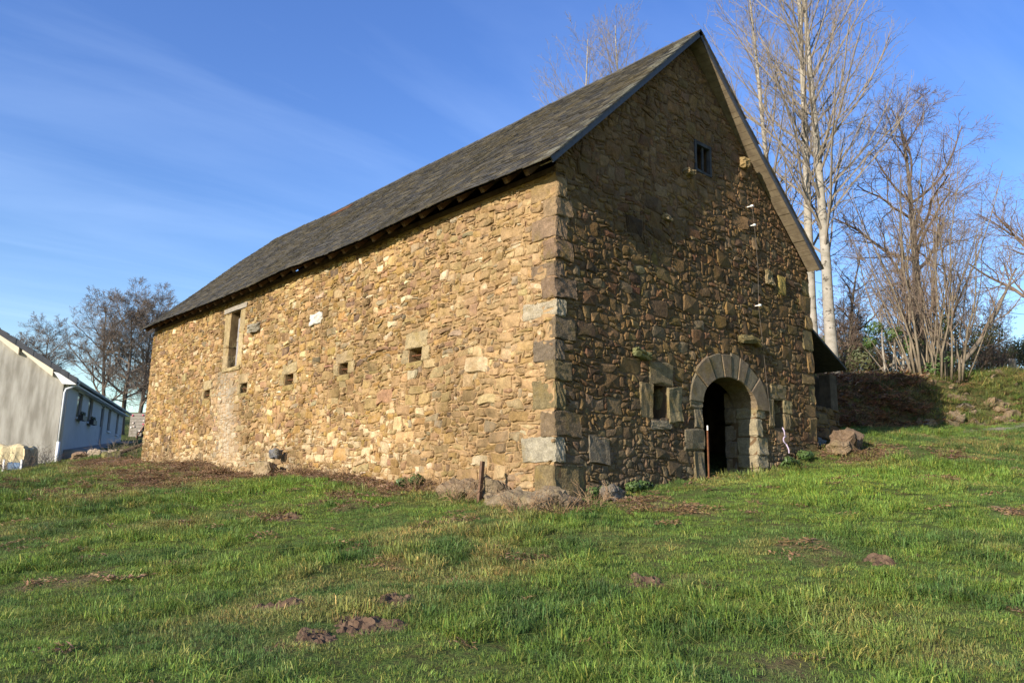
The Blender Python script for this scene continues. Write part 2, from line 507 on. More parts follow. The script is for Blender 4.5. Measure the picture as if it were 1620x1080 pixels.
_sx, _sy = np.linspace(-1, 10, 45), np.linspace(-1, 22, 140)
_SAG = sag(*np.meshgrid(_sx, _sy, indexing='ij')).tolist()
def sag1(x, y):
    a = min(max((x + 1) / 11 * 44, 0), 43.999); b = min(max((y + 1) / 23 * 139, 0), 138.999)
    i, j = int(a), int(b); a -= i; b -= j
    return (_SAG[i][j] * (1 - a) + _SAG[i + 1][j] * a) * (1 - b) + (_SAG[i][j + 1] * (1 - a) + _SAG[i + 1][j + 1] * a) * b

barn = empty('stone_barn', (0, 0, 0))
tag(barn, 'large rubble stone barn with steep mossy slate roof and arched doorway', 'barn')

# openings: (u0,u1,v0,v1)
GOPEN = [(4.14, 6.12, 0.0, 2.33), (2.55, 2.98, 1.30, 1.93), (6.88, 7.26, 1.41, 2.04), (4.15, 4.70, 6.62, 7.27)]
SLOTS = [(3.97, 2.62), (6.78, 2.63), (9.48, 2.63), (12.22, 2.64), (14.87, 2.66)]
LOPEN = [(12.80, 13.50, 3.33, 4.98)] + [(y - 0.22, y + 0.22, z - 0.14, z + 0.14) for y, z in SLOTS]

def clip_poly(poly, inside, inter):
    out = []
    for i in range(len(poly)):
        a, b = poly[i - 1], poly[i]
        ia, ib = inside(a), inside(b)
        if ib:
            if not ia: out.append(inter(a, b))
            out.append(b)
        elif ia: out.append(inter(a, b))
    return out

def wall_shell(name, u0, u1, v0, vtop, opens, to_world, mat, parent, thick=0.6, flip=False, umid=None):
    """backing of a rubble wall with real openings, their reveals and a back face"""
    mb = MB()
    us = sorted(set([u0, u1] + [o[0] for o in opens] + [o[1] for o in opens] + ([umid] if umid else [])))
    vs = sorted(set([v0] + [o[2] for o in opens] + [o[3] for o in opens] + [12.0]))
    for i in range(len(us) - 1):
        for j in range(len(vs) - 1):
            a, b, c, d = us[i], us[i + 1], vs[j], vs[j + 1]
            cu, cv = (a + b) / 2, (c + d) / 2
            if any(o[0] < cu < o[1] and o[2] < cv < o[3] for o in opens): continue
            ta, tb = vtop(a), vtop(b)
            poly = [(a, c), (b, c), (b, d), (a, d)]
            f = lambda p: p[1] - (ta + (tb - ta) * (p[0] - a) / (b - a))
            def inter(p, q):
                fp, fq = f(p), f(q); t = fp / (fp - fq)
                return (p[0] + (q[0] - p[0]) * t, p[1] + (q[1] - p[1]) * t)
            poly = clip_poly(poly, lambda p: f(p) <= 0, inter)
            if len(poly) < 3: continue
            n = len(poly)
            fr, bk = tuple(range(n)), tuple(range(n))[::-1]
            if flip: fr, bk = bk, fr
            mb.add([to_world(p[0], p[1], 0) for p in poly], [fr])
            mb.add([to_world(p[0], p[1], -thick) for p in poly], [bk])
    for (a, b, c, d) in opens:
        R = [(a, c), (b, c), (b, d), (a, d)]
        for k in range(4):
            p, q = R[k], R[(k + 1) % 4]
            mb.add([to_world(p[0], p[1], 0), to_world(q[0], q[1], 0), to_world(q[0], q[1], -thick), to_world(p[0], p[1], -thick)], [(0, 1, 2, 3)])
    return mb.build(name, mat, parent)

LW = lambda u, v, n: (-n, u, v)
GW = lambda u, v, n: (u, -n, v)
long_wall = wall_shell('long_wall', 0.0, LEN, -0.8, lambda u: 5.36, LOPEN, LW, MT['mortar_long'], barn, flip=True)
gable_wall = wall_shell('gable_wall', 0.0, WID, -0.8, lambda u: roof_z(u) - 0.16, GOPEN, GW, MT['mortar_gable'], barn, umid=RX)
tag(long_wall, 'sunlit long wall of tan rubble stones'); tag(gable_wall, 'brown rubble gable wall in raking light')
# the two walls turned away from the camera
mb = MB(); mb.box(WID - 0.6, WID, 0.605, LEN - 0.605, -0.8, 5.30); mb.build('side_wall', MT['inner_wall'], barn)
mb = MB(); mb.prism([(0.003, -0.8), (WID - 0.003, -0.8), (WID - 0.003, roof_z(WID) - 0.2), (RX, RZ - 0.2), (0.003, roof_z(0) - 0.2)], 1, LEN - 0.6, LEN - 0.004)
mb.build('back_gable_wall', MT['inner_wall'], barn)

# ---- rubble packing
def rubble(u0, u1, v0, v1, du, dv, allowed, sizes, seed, jit=0.46):
    """packs blocks of many sizes on a grid, then lets every grid corner wander; returns outlines"""
    rng = np.random.RandomState(seed)
    NU, NV = int(round((u1 - u0) / du)), int(round((v1 - v0) / dv))
    cu = u0 + (np.arange(NU) + 0.5) * du; cv = v0 + (np.arange(NV) + 0.5) * dv
    CU, CV = np.meshgrid(cu, cv, indexing='ij')
    occ = ~allowed(CU, CV)
    # corner positions: wander plus slow waves in the bedding
    ku = u0 + np.arange(NU + 1) * du; kv = v0 + np.arange(NV + 1) * dv
    KU, KV = np.meshgrid(ku, kv, indexing='ij')
    PU = KU + rng.uniform(-jit, jit, KU.shape) * du + 0.05 * (vnoise(KU * 1.7, KV * 1.7, seed + 1) - 0.5) + 0.085 * (vnoise(KU * 4.3, KV * 5.1, seed + 4) - 0.5)
    PV = KV + rng.uniform(-jit, jit, KU.shape) * dv + 0.12 * (vnoise(KU * 0.9, KV * 1.2, seed + 2) - 0.5) + 0.085 * (vnoise(KU * 3.7, KV * 4.1, seed + 3) - 0.5)
    out = []
    def put(i, j, w, h):
        occ[i:i + w, j:j + h] = True
        out.append((i, j, w, h))
    for (w, h, cnt) in sizes:
        for _ in range(cnt):
            i = rng.randint(0, NU - w + 1)
            big = w * h >= 18
            j = int((rng.beta(1.0, 2.2) if big else rng.rand()) * (NV - h + 1))
            if not occ[i:i + w, j:j + h].any(): put(i, j, w, h)
    small = [(3, 2), (2, 2), (3, 1), (2, 1), (1, 2), (2, 3), (1, 1), (4, 1)]
    pr = np.array([3, 3, 2.4, 2.6, 1.2, 1, 0.7, 0.8]); pr /= pr.sum()
    for j in range(NV):
        for i in range(NU):
            if occ[i, j]: continue
            for k in rng.choice(len(small), 8, replace=False, p=pr):
                w, h = small[k]
                if i + w <= NU and j + h <= NV and not occ[i:i + w, j:j + h].any():
                    put(i, j, w, h); break
    polys = []
    for (i, j, w, h) in out:
        ring = []
        def side(a0, b0, a1, b1, n):
            k = 1 if n < 3 else (2 if n < 6 else 3)
            for t in range(k):
                a = a0 + (a1 - a0) * t / k; b = b0 + (b1 - b0) * t / k
                ia, ib = int(round(a)), int(round(b))
                ring.append((PU[ia, ib], PV[ia, ib]))
        side(i, j, i + w, j, w); side(i + w, j, i + w, j + h, h)
        side(i + w, j + h, i, j + h, w); side(i, j + h, i, j, h)
        P = np.array(ring)
        # knock the corners off
        Q = []
        n = len(P)
        for k in range(n):
            a, p, b = P[k - 1], P[k], P[(k + 1) % n]
            c1, c2 = rng.uniform(0.08, 0.46), rng.uniform(0.08, 0.46)
            if rng.rand() < 0.82:
                Q.append(p + (a - p) * c1); Q.append(p + (b - p) * c2)
            else: Q.append(p)
        polys.append((np.array(Q), w * h))
    return polys

def stone_geo(P, rng, hlo, hhi, gap, tilt, bulge):
    n = len(P)
    c = P.mean(0)
    rad = np.linalg.norm(P - c, axis=1)
    size = rad.mean()
    g = min(gap, size * 0.22)
    O = c + (P - c) * (1 - g / np.maximum(rad, 1e-3))[:, None]
    bw = min(0.022, size * 0.30)
    r2 = np.linalg.norm(O - c, axis=1)
    I = c + (O - c) * (1 - bw * rng.uniform(0.6, 1.5, n) / np.maximum(r2, 1e-3))[:, None]
    h = rng.uniform(hlo, hhi)
    tx, ty = rng.normal(0, tilt, 2)
    nO = np.maximum(0.2 * h + 0.6 * ((O - c) @ np.array([tx, ty])), 0.002)
    nI = np.maximum(h + (I - c) @ np.array([tx, ty]) + rng.uniform(-0.12, 0.12, n) * h, 0.006)
    cc = c + rng.uniform(-0.2, 0.2, 2) * size
    V = [(O[k, 0], O[k, 1], -0.03) for k in range(n)] + [(O[k, 0], O[k, 1], nO[k]) for k in range(n)] + \
        [(I[k, 0], I[k, 1], nI[k]) for k in range(n)] + [(cc[0], cc[1], max(h + bulge * rng.uniform(0.2, 1.0) * min(size, 0.2), 0.01))]
    Fc = []
    for k in range(n):
        k2 = (k + 1) % n
        Fc.append((k, k2, n + k2, n + k)); Fc.append((n + k, n + k2, 2 * n + k2, 2 * n + k)); Fc.append((2 * n + k, 2 * n + k2, 3 * n))
    return V, Fc

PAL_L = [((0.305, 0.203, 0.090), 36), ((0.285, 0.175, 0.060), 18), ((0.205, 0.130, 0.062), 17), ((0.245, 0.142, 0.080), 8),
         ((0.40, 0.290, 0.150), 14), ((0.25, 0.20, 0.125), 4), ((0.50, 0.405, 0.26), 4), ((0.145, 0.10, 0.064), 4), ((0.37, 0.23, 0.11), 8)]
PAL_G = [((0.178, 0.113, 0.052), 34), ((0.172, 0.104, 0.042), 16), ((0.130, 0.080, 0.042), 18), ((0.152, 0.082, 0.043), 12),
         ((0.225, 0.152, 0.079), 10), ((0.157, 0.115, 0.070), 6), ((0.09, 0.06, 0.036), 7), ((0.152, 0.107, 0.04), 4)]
def pick(pal, rng):
    w = np.array([p[1] for p in pal], float); w /= w.sum()
    c = np.array(pal[rng.choice(len(pal), p=w)][0])
    return np.clip(c * rng.uniform(0.74, 1.26) * (1 + rng.normal(0, 0.035, 3)), 0.02, 0.8)

def lay_stones(polys, to_world, wall, mat, seed, hlo, hhi, gap, tilt, bulge, flip, pal, colfun, keep=300):
    rng = np.random.RandomState(seed)
    items = []
    for P, cells in polys:
        c = P.mean(0)
        w = np.array(to_world(c[0], c[1], 0))
        d = np.linalg.norm(w - CAM)
        ar = 0.5 * abs(np.dot(P[:, 0], np.roll(P[:, 1], 1)) - np.dot(P[:, 1], np.roll(P[:, 0], 1)))
        items.append((ar / d ** 2 * abs(np.dot((w - CAM) / d, np.array(to_world(0, 0, 1)) - np.array(to_world(0, 0, 0)))), P, c))
    items.sort(key=lambda t: -t[0])
    rest = MB()
    for k, (score, P, c) in enumerate(items):
        hk = colfun(c[0], c[1], rng)      # (colour, relief factor)
        V, Fc = stone_geo(P, rng, hlo * hk[1], hhi * hk[1], gap, tilt * hk[1], bulge)
        if flip: Fc = [f[::-1] for f in Fc]
        W = [to_world(*v) for v in V]
        if k < keep:
            MB().add(W, Fc, hk[0]).build('stone', mat, wall)
        else:
            rest.add(W, Fc, hk[0])
    rest.build('small_stones', mat, wall, kind='stuff')
    return len(items)

# dressed stones: rectangles taken out of the rubble (u0,u1,v0,v1)
# corner stones from the ground up: (v0, v1, length on long wall, length on gable, colour)
CG = [(-0.42, 0.39, 0.44, 0.73, (0.165, 0.125, 0.065)), (0.39, 0.82, 0.75, 0.23, (0.29, 0.255, 0.185)), (0.82, 1.25, 0.29, 0.65, (0.16, 0.115, 0.07)),
      (1.25, 1.75, 0.52, 0.24, (0.16, 0.125, 0.065)), (1.75, 2.08, 0.26, 0.42, (0.16, 0.12, 0.065)), (2.08, 2.45, 0.48, 0.22, (0.14, 0.108, 0.075)),
      (2.45, 2.83, 0.25, 0.49, (0.155, 0.115, 0.072)), (2.83, 3.13, 0.78, 0.24, (0.32, 0.27, 0.19)), (3.13, 3.51, 0.30, 0.52, (0.175, 0.12, 0.078)),
      (3.51, 3.80, 0.58, 0.26, (0.18, 0.125, 0.08)), (3.80, 4.17, 0.30, 0.44, (0.21, 0.135, 0.085)), (4.17, 4.56, 0.58, 0.26, (0.22, 0.15, 0.095)),
      (4.56, 4.92, 0.32, 0.42, (0.24, 0.165, 0.095)), (4.92, 5.30, 0.62, 0.24, (0.25, 0.17, 0.09))]
LBLOCK = [(0, q[2], q[0], q[1]) for q in CG]
GBLOCK = [(0, q[3], q[0], q[1]) for q in CG]
# right corner of the gable
RG = [(0.55, 1.15, 0.55), (1.15, 1.75, 0.38), (1.75, 2.08, 0.52), (2.08, 2.52, 0.30), (2.52, 2.80, 0.62), (2.80, 3.35, 0.28), (3.35, 3.88, 0.46),
      (3.88, 4.25, 0.34), (4.25, 4.70, 0.56), (4.70, 5.12, 0.36)]
GBLOCK += [(WID - q[2], WID, q[0], q[1]) for q in RG]
DRESS = []      # (name, u0,u1,v0,v1, wall, depth out, depth in, colour)
gcol, lcol = (0.205, 0.155, 0.085), (0.31, 0.235, 0.125)
DRESS += [('lintel', 2.43, 3.18, 1.945, 2.36, 'g', .05, .3, gcol), ('jamb_stone', 2.17, 2.545, 1.29, 1.935, 'g', .04, .3, gcol),
          ('jamb_stone', 2.985, 3.46, 1.26, 1.935, 'g', .045, .3, (0.22, 0.175, 0.095)), ('sill', 2.50, 3.10, 1.10, 1.275, 'g', .05, .3, (0.22, 0.18, 0.12)),
          ('lintel', 6.73, 7.42, 2.05, 2.40, 'g', .04, .3, gcol), ('jamb_stone', 6.64, 6.875, 1.42, 2.04, 'g', .03, .3, gcol),
          ('jamb_stone', 7.265, 7.66, 1.74, 2.04, 'g', .04, .3, (0.29, 0.23, 0.12)), ('jamb_stone', 7.265, 7.52, 1.36, 1.73, 'g', .035, .3, gcol),
          ('corbel', 2.00, 2.47, 2.37, 2.52, 'g', .13, .3, (0.18, 0.19, 0.09)), ('corbel', 5.50, 6.30, 3.14, 3.31, 'g', .12, .3, (0.17, 0.135, 0.06)),
          ('corbel', 5.86, 6.14, 7.22, 7.46, 'g', .13, .3, (0.27, 0.19, 0.085)), ('corbel', 3.68, 3.95, 6.42, 6.54, 'g', .12, .3, (0.27, 0.20, 0.11)),
          ('corbel', 6.72, 7.08, 4.62, 4.96, 'g', .09, .3, (0.26, 0.20, 0.11)), ('corbel', 2.97, 3.22, 5.26, 5.37, 'g', .10, .3, (0.26, 0.20, 0.11)),
          ('through_stone', 7.28, 7.62, 4.50, 4.95, 'g', .04, .3, (0.30, 0.22, 0.07)), ('through_stone', 0.80, 1.35, 0.42, 0.88, 'g', .05, .3, (0.15, 0.125, 0.09)),
          ('corbel', 11.44, 11.98, 4.10, 4.35, 'l', .15, .3, (0.27, 0.24, 0.18)),
          ('through_stone', 7.93, 8.55, 3.82, 4.12, 'l', .035, .2, (0.68, 0.65, 0.58)),
          ('jamb_stone', 13.505, 13.86, 3.95, 4.97, 'l', .02, .3, lcol), ('jamb_stone', 13.505, 13.80, 3.32, 3.94, 'l', .025, .3, (0.36, 0.27, 0.15)),
          ('jamb_stone', 12.46, 12.795, 4.30, 4.97, 'l', .02, .3, lcol), ('jamb_stone', 12.50, 12.795, 3.32, 4.29, 'l', .025, .3, (0.38, 0.29, 0.16)),
          ('sill', 12.55, 13.75, 3.20, 3.315, 'l', .05, .4, (0.36, 0.28, 0.15))]
for k, (y, z) in enumerate(SLOTS):
    s = 1.0 if k < 3 else 0.85
    DRESS += [('lintel', y - 0.40 * s, y + 0.38 * s, z + 0.145, z + 0.145 + (0.34 if k < 1 else 0.28), 'l', .025, .3, (0.33 + 0.02 * (k % 2), 0.255, 0.14)),
              ('jamb_stone', y - 0.50 * s, y - 0.225, z - 0.14, z + 0.14, 'l', .02, .3, (0.33, 0.25, 0.135)),
              ('jamb_stone', y + 0.225, y + 0.46 * s, z - 0.15, z + 0.14, 'l', .02, .3, (0.29, 0.22, 0.12)),
              ('sill', y - 0.28, y + 0.30, z - 0.28, z - 0.145, 'l', .03, .3, (0.27, 0.20, 0.085))]
for d in DRESS:
    (GBLOCK if d[5] == 'g' else LBLOCK).append((d[1], d[2], d[3], d[4]))
LBLOCK.append((12.40, 13.95, 4.98, 5.14))
# door ring
DCX, DHW, SPR, RISE = 5.13, 0.99, 1.72, 0.60
JL = [(0.0, 0.76, 3.80), (0.76, 1.19, 3.52), (1.19, 1.59, 3.87), (1.59, 1.80, 3.72)]
JR = [(0.0, 0.50, 6.45), (0.50, 0.79, 6.52), (0.79, 1.18, 6.52), (1.18, 1.58, 6.34), (1.58, 1.82, 6.45)]

def in_rects(U, V, rects, grow=0.0):
    m = np.zeros(U.shape, bool)
    for (a, b, c, d) in rects: m |= (U > a - grow) & (U < b + grow) & (V > c - grow) & (V < d + grow)
    return m
def door_zone(U, V):
    m = (np.abs(U - DCX) < 1.03) & (V < SPR + 0.1)
    for (a, b, x) in JL: m |= (U > x) & (U < DCX) & (V > a) & (V < b)
    for (a, b, x) in JR: m |= (U < x) & (U > DCX) & (V > a) & (V < b)
    m |= (((U - DCX) / (DHW + 0.47)) ** 2 + ((V - SPR) / (RISE + 0.50)) ** 2 < 1) & (V > SPR - 0.05)
    return m

gl_y = np.linspace(0, LEN, 60); gl_z = ground_z(gl_y * 0 - 0.05, gl_y)
gg_x = np.linspace(0, WID, 60); gg_z = ground_z(gg_x, gg_x * 0 - 0.05)
def allow_long(U, V):
    ok = (U > 0) & (U < LEN - 0.02) & (V < 5.34) & (V > np.interp(U, gl_y, gl_z) - 0.25)
    return ok & ~in_rects(U, V, LBLOCK, -0.028) & ~in_rects(U, V, LOPEN, 0.03)
def allow_gable(U, V):
    top = np.where(U <= RX, EZ0 + (U - EX0) * SL0, RZ - (U - RX) * SL1) - 0.22
    ok = (U > 0) & (U < WID - 0.02) & (V < top) & (V > np.interp(U, gg_x, gg_z) - 0.25)
    return ok & ~in_rects(U, V, GBLOCK, -0.025) & ~in_rects(U, V, GOPEN, 0.03) & ~door_zone(U, V)

LSZ = [(9, 5, 4), (8, 5, 8), (7, 4, 22), (6, 4, 40), (5, 4, 50), (6, 3, 70), (5, 3, 170), (4, 4, 80), (4, 3, 320), (6, 2, 150), (5, 2, 400), (3, 3, 420), (4, 2, 1000), (5, 1, 260), (3, 2, 1700), (2, 3, 450), (2, 2, 1500)]
GSZ = [(8, 5, 6), (7, 5, 10), (6, 5, 14), (6, 4, 24), (5, 4, 34), (4, 5, 24), (5, 3, 70), (4, 4, 50), (4, 3, 150), (3, 4, 90), (3, 3, 230), (4, 2, 220), (3, 2, 520), (2, 3, 280)]
def col_long(u, v, rng):
    c = pick(PAL_L, rng); relief = 1.0
    pale = 0.8 * sstep(1.9, 0.6, v) * sstep(3.2, 5.0, u) * (1 - sstep(17, 20, u) * 0.4)
    if rng.rand() < pale * 0.5: c = np.array([0.46, 0.35, 0.205]) * rng.uniform(0.85, 1.15)
    # grey cement smeared below the tall opening
    gx = np.exp(-((u - 13.3 - 0.25 * (v - 2)) / 0.75) ** 2) * sstep(3.4, 3.1, v) * sstep(0.3, 0.9, v)
    c = c * (1 - 0.75 * gx) + np.array([0.33, 0.29, 0.225]) * 0.75 * gx
    low = sstep(1.3, 0.5, v) * sstep(8, 12, u)
    c = c * (1 - 0.35 * low) + np.array([0.36, 0.285, 0.18]) * 0.35 * low
    # the near end is a little browner
    nb = sstep(6.0, 1.0, u) * 0.38
    c = c * (1 - nb) + np.array([0.25, 0.175, 0.10]) * nb
    return c, relief * (1 - 0.6 * gx)
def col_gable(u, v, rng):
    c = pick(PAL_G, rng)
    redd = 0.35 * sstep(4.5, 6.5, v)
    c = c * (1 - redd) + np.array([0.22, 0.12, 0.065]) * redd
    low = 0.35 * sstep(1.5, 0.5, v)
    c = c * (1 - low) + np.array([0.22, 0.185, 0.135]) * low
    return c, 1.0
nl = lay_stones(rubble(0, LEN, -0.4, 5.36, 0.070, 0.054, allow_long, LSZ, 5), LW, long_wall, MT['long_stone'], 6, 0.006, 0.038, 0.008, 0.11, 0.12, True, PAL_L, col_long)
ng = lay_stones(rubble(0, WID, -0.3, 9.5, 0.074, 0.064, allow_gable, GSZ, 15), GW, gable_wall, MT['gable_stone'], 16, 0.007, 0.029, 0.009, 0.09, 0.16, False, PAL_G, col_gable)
print('stones', nl, ng)

# ---- corner stones, dressed stones
for k, (a, b, ly, lx, c) in enumerate(CG):
    p = 0.012 + 0.007 * ((k * 7) % 3)
    o = block('quoin', -p, lx - 0.012, -p - 0.012, ly - 0.012, a + 0.008, b - 0.008, MT['dressed'], barn, 300 + k, c, 0.022, 0.012, n=7)
for k, (a, b, lx) in enumerate(RG):
    block('quoin', WID - lx + 0.01, WID + 0.02, -0.025, 0.35, a + 0.01, b - 0.01, MT['dressed'], barn, 340 + k, (0.17 + 0.02 * (k % 3), 0.13, 0.06), 0.035, 0.014)
for k, (nm, a, b, c, d, w, po, pi_, colr) in enumerate(DRESS):
    if w == 'g': block(nm, a, b, -po, pi_, c, d, MT['dressed'], gable_wall, 400 + k, colr, 0.05 if nm == 'corbel' else 0.028, 0.022 if nm == 'corbel' else 0.012, 0.05, 6)
    else: block(nm, -po, pi_, a, b, c, d, MT['dressed'] if nm != 'through_stone' else MT['long_stone'], long_wall, 400 + k, colr, 0.05 if nm in ('corbel', 'through_stone') else 0.022, 0.024 if nm in ('corbel', 'through_stone') else 0.010, 0.0, 6)
# doorway: jamb stones with a deep reveal, then the ring of voussoirs
for k, (a, b, x) in enumerate(JL):
    block('jamb_stone', x, 4.155 + 0.01 * (k % 2), -0.045, 0.45, a + 0.006, b - 0.006, MT['dressed'], gable_wall, 500 + k, (0.19, 0.155, 0.10), 0.03, 0.012, n=5)
for k, (a, b, x) in enumerate(JR):
    block('jamb_stone', 6.105 - 0.01 * (k % 2), x, -0.045, 0.45, a + 0.006, b - 0.006, MT['dressed'], gable_wall, 520 + k, (0.27, 0.225, 0.145), 0.03, 0.012, n=5)
def arch_pt(t, grow, r=0.0):
    return (DCX + (DHW + grow) * cos(t), SPR + (RISE + grow * r) * sin(t))
angs = [180, 148, 122, 103, 88, 75, 60, 40, 0]
for k in range(len(angs) - 1):
    t0, t1 = radians(angs[k] - 0.45), radians(angs[k + 1] + 0.45)
    og = 0.44 + 0.05 * ((k * 5) % 3) / 2
    ns = 4
    inner = [arch_pt(t0 + (t1 - t0) * i / ns, 0.0) for i in range(ns + 1)]
    outer = [arch_pt(t1 + (t0 - t1) * i / ns, og, 1.10) for i in range(ns + 1)]
    if k in (0, len(angs) - 2):
        pass
    poly = inner + outer
    mb = MB()
    n = len(poly); c = np.mean(poly, 0)
    pin = [tuple(c + (np.array(p) - c) * 0.93) for p in poly]
    fr = -0.05 - 0.012 * ((k * 3) % 2)
    V = [(p[0], 0.5, p[1]) for p in poly] + [(p[0], fr + 0.02, p[1]) for p in poly] + [(p[0], fr, p[1]) for p in pin]
    Fc = [(i, (i + 1) % n, n + (i + 1) % n, n + i)[::-1] for i in range(n)] + [(n + i, n + (i + 1) % n, 2 * n + (i + 1) % n, 2 * n + i)[::-1] for i in range(n)]
    Fc.append(tuple(range(2 * n, 3 * n))[::-1]); Fc.append(tuple(range(n)))
    mb.add(V, Fc, (0.19 + 0.018 * (k % 2), 0.155, 0.10))
    mb.build('voussoir', MT['dressed'], gable_wall)
# inner jamb masonry on the right of the passage: a few rough blocks seen in the dark
for k in range(6):
    block('jamb_stone', 6.10, 6.5, 0.455, 0.75, 0.02 + k * 0.36, 0.37 + k * 0.36, MT['dressed'], gable_wall, 540 + k, (0.22, 0.17, 0.12), 0.03, 0.012)

# tall opening in the long wall: timber lintel, jambs of wood, half-shut plank door
block('timber_lintel', -0.05, 0.4, 12.38, 13.97, 4.985, 5.13, MT['wood_grey'], long_wall, 601, None, 0.012, 0.006)
sh = empty('shutter', (0, 0, 0)); sh.parent = long_wall
for k in range(3):
    block('plank', 0.035, 0.06, 12.805 + k * 0.075, 12.878 + k * 0.075, 3.36 + 0.02 * (k % 2), 4.80 - 0.03 * (k % 3), simple_mat('shutter plank', (0.24, 0.22, 0.215), 0.8, 0.1, 0.25, 8, 0.4, 30) if k == 0 else bpy.data.materials['shutter plank'], sh, 610 + k, None, 0.004, 0.002)
block('rail', 0.02, 0.034, 12.81, 13.02, 4.05, 4.17, MT['wood_grey'], sh, 620, None, 0.004, 0.002)
# iron bars in the slots
for k, (y, z) in enumerate(SLOTS):
    MB().tube([(0.08, y - 0.3, z - 0.01), (0.08, y + 0.3, z + 0.01)], 0.014, 6).build('iron_bar', MT['rust'], long_wall)
# attic window in the gable: grey frame
wf = empty('attic_window', (0, 0, 0)); wf.parent = gable_wall
for k, (a, b, c, d) in enumerate([(4.12, 4.19, 6.60, 7.30), (4.66, 4.73, 6.60, 7.30), (4.193, 4.657, 7.22, 7.295), (4.193, 4.657, 6.60, 6.66), (4.44, 4.49, 6.663, 7.217)]):
    block('frame_rail', a, b, -0.03 if k < 4 else 0.02, 0.06, c, d, MT['wood_dim'], wf, 640 + k, None, 0.006, 0.003)

# ------------------------------------------------------------------ roof
def slope_pt(side, s, y, n):
    """point on a roof slope: s metres up from the eave, n metres out of the slope"""
    if side == 0:
        L = sqrt((RX - EX0) ** 2 + (RZ - EZ0) ** 2); ex, ez = (RX - EX0) / L, (RZ - EZ0) / L
        x = EX0 + ex * s - ez * n; z = EZ0 + ez * s + ex * n
    else:
        L = sqrt((EX1 - RX) ** 2 + (RZ - EZ1) ** 2); ex, ez = (EX1 - RX) / L, (RZ - EZ1) / L
        x = EX1 - ex * s + ez * n; z = EZ1 + ez * s + ex * n
    return (x, y, z + sag1(x, y))
LS = [sqrt((RX - EX0) ** 2 + (RZ - EZ0) ** 2), sqrt((EX1 - RX) ** 2 + (RZ - EZ1) ** 2)]
YN = -OV
def yfar(side, s): return 20.35 - 0.75 * s / LS[side]
roof = MB()
for side in (0, 1):
    NY = 40
    for i in range(NY):
        for j in range(6):
            q = []
            for (a, b) in ((i, j), (i + 1, j), (i + 1, j + 1), (i, j + 1)):
                s = LS[side] * b / 6
                q.append((s, YN + 0.02 + (yfar(side, s) - YN) * a / NY))
            roof.add([slope_pt(side, s, y, -0.012) for s, y in q], [(0, 1, 2, 3)])
            roof.add([slope_pt(side, s, y, -0.035) for s, y in q], [(3, 2, 1, 0)])
roof_deck = roof.build('roof', MT['wood_brown'], barn)
rng = np.random.RandomState(33)
slates = []
for side in (0, 1):
    ex = 0.135
    nrow = int(LS[side] / ex)
    for r in range(-1, nrow):
        s0 = r * ex + rng.uniform(-0.01, 0.01) if r >= 0 else -0.04
        y = YN - 0.02 - rng.uniform(0, 0.12)
        ye = yfar(side, max(s0, 0)) + 0.02
        while y < ye:
            w = rng.uniform(0.13, 0.30)
            g = 0.004
            y0, y1 = max(y, YN - 0.03), min(y + w - g, ye)
            y += w
            if y1 - y0 < 0.05: continue
            s1 = min(s0 + ex * 2.0, LS[side] + 0.01)
            lo = rng.uniform(-0.022, 0.012)
            jl, jr = rng.uniform(-0.012, 0.012, 2)
            lift = rng.uniform(0.022, 0.036)
            T = [(s0 + lo + jl, y0, lift), (s0 + lo + jr, y1, lift + rng.uniform(-0.004, 0.006)), (s1, y1, 0.004), (s1, y0, 0.004)]
            B = [(s, yy, n - 0.014) for s, yy, n in T]
            V = [slope_pt(side, *p) for p in T + B]
            Fc = [(0, 3, 2, 1), (0, 1, 5, 4), (1, 2, 6, 5), (3, 0, 4, 7)]
            if side == 1: Fc = [f[::-1] for f in Fc]
            base = np.array([(0.080, 0.073, 0.058), (0.064, 0.060, 0.052), (0.110, 0.095, 0.064), (0.050, 0.049, 0.046)][rng.choice(4, p=[.4, .25, .2, .15])])
            if side == 0 and y0 < YN + 0.22 and rng.rand() < 0.5: base = np.array((0.15, 0.148, 0.12))
            c = base * np.array([0.76, 0.74, 0.70]) * rng.uniform(0.62, 1.45)
            d = np.linalg.norm(np.array(V[0]) - CAM)
            slates.append((d if side == 0 else 99, V, Fc, c, side))
slates.sort(key=lambda t: t[0])
rest = MB()
for k, (d, V, Fc, c, side) in enumerate(slates):
    if k < 300: MB().add(V, Fc, c).build('slate', MT['slate'], roof_deck)
    else: rest.add(V, Fc, c)
rest.build('small_slates', MT['slate'], roof_deck, kind='stuff')
# ridge: overlapping cap slates
y = YN - 0.02
while y < 19.55:
    w = rng.uniform(0.32, 0.42)
    mb = MB()
    zt = RZ + 0.035 + float(sag(RX, y)) + rng.uniform(-0.006, 0.006)
    for sg, sl in ((-1, SL0), (1, SL1)):
        x1 = RX + sg * 0.17
        zz = zt - 0.17 * sl
        V = [(RX, y, zt), (RX, y + w, zt - 0.006), (x1, y + w, zz - 0.006), (x1, y, zz)]
        V += [(a, b, c - 0.02) for a, b, c in V]
        mb.add(V, [(0, 1, 2, 3) if sg > 0 else (3, 2, 1, 0), (3, 2, 6, 7), (0, 3, 7, 4)], (0.07, 0.068, 0.062))
    mb.build('ridge_slate', MT['slate'], roof_deck)
    y += w - 0.05
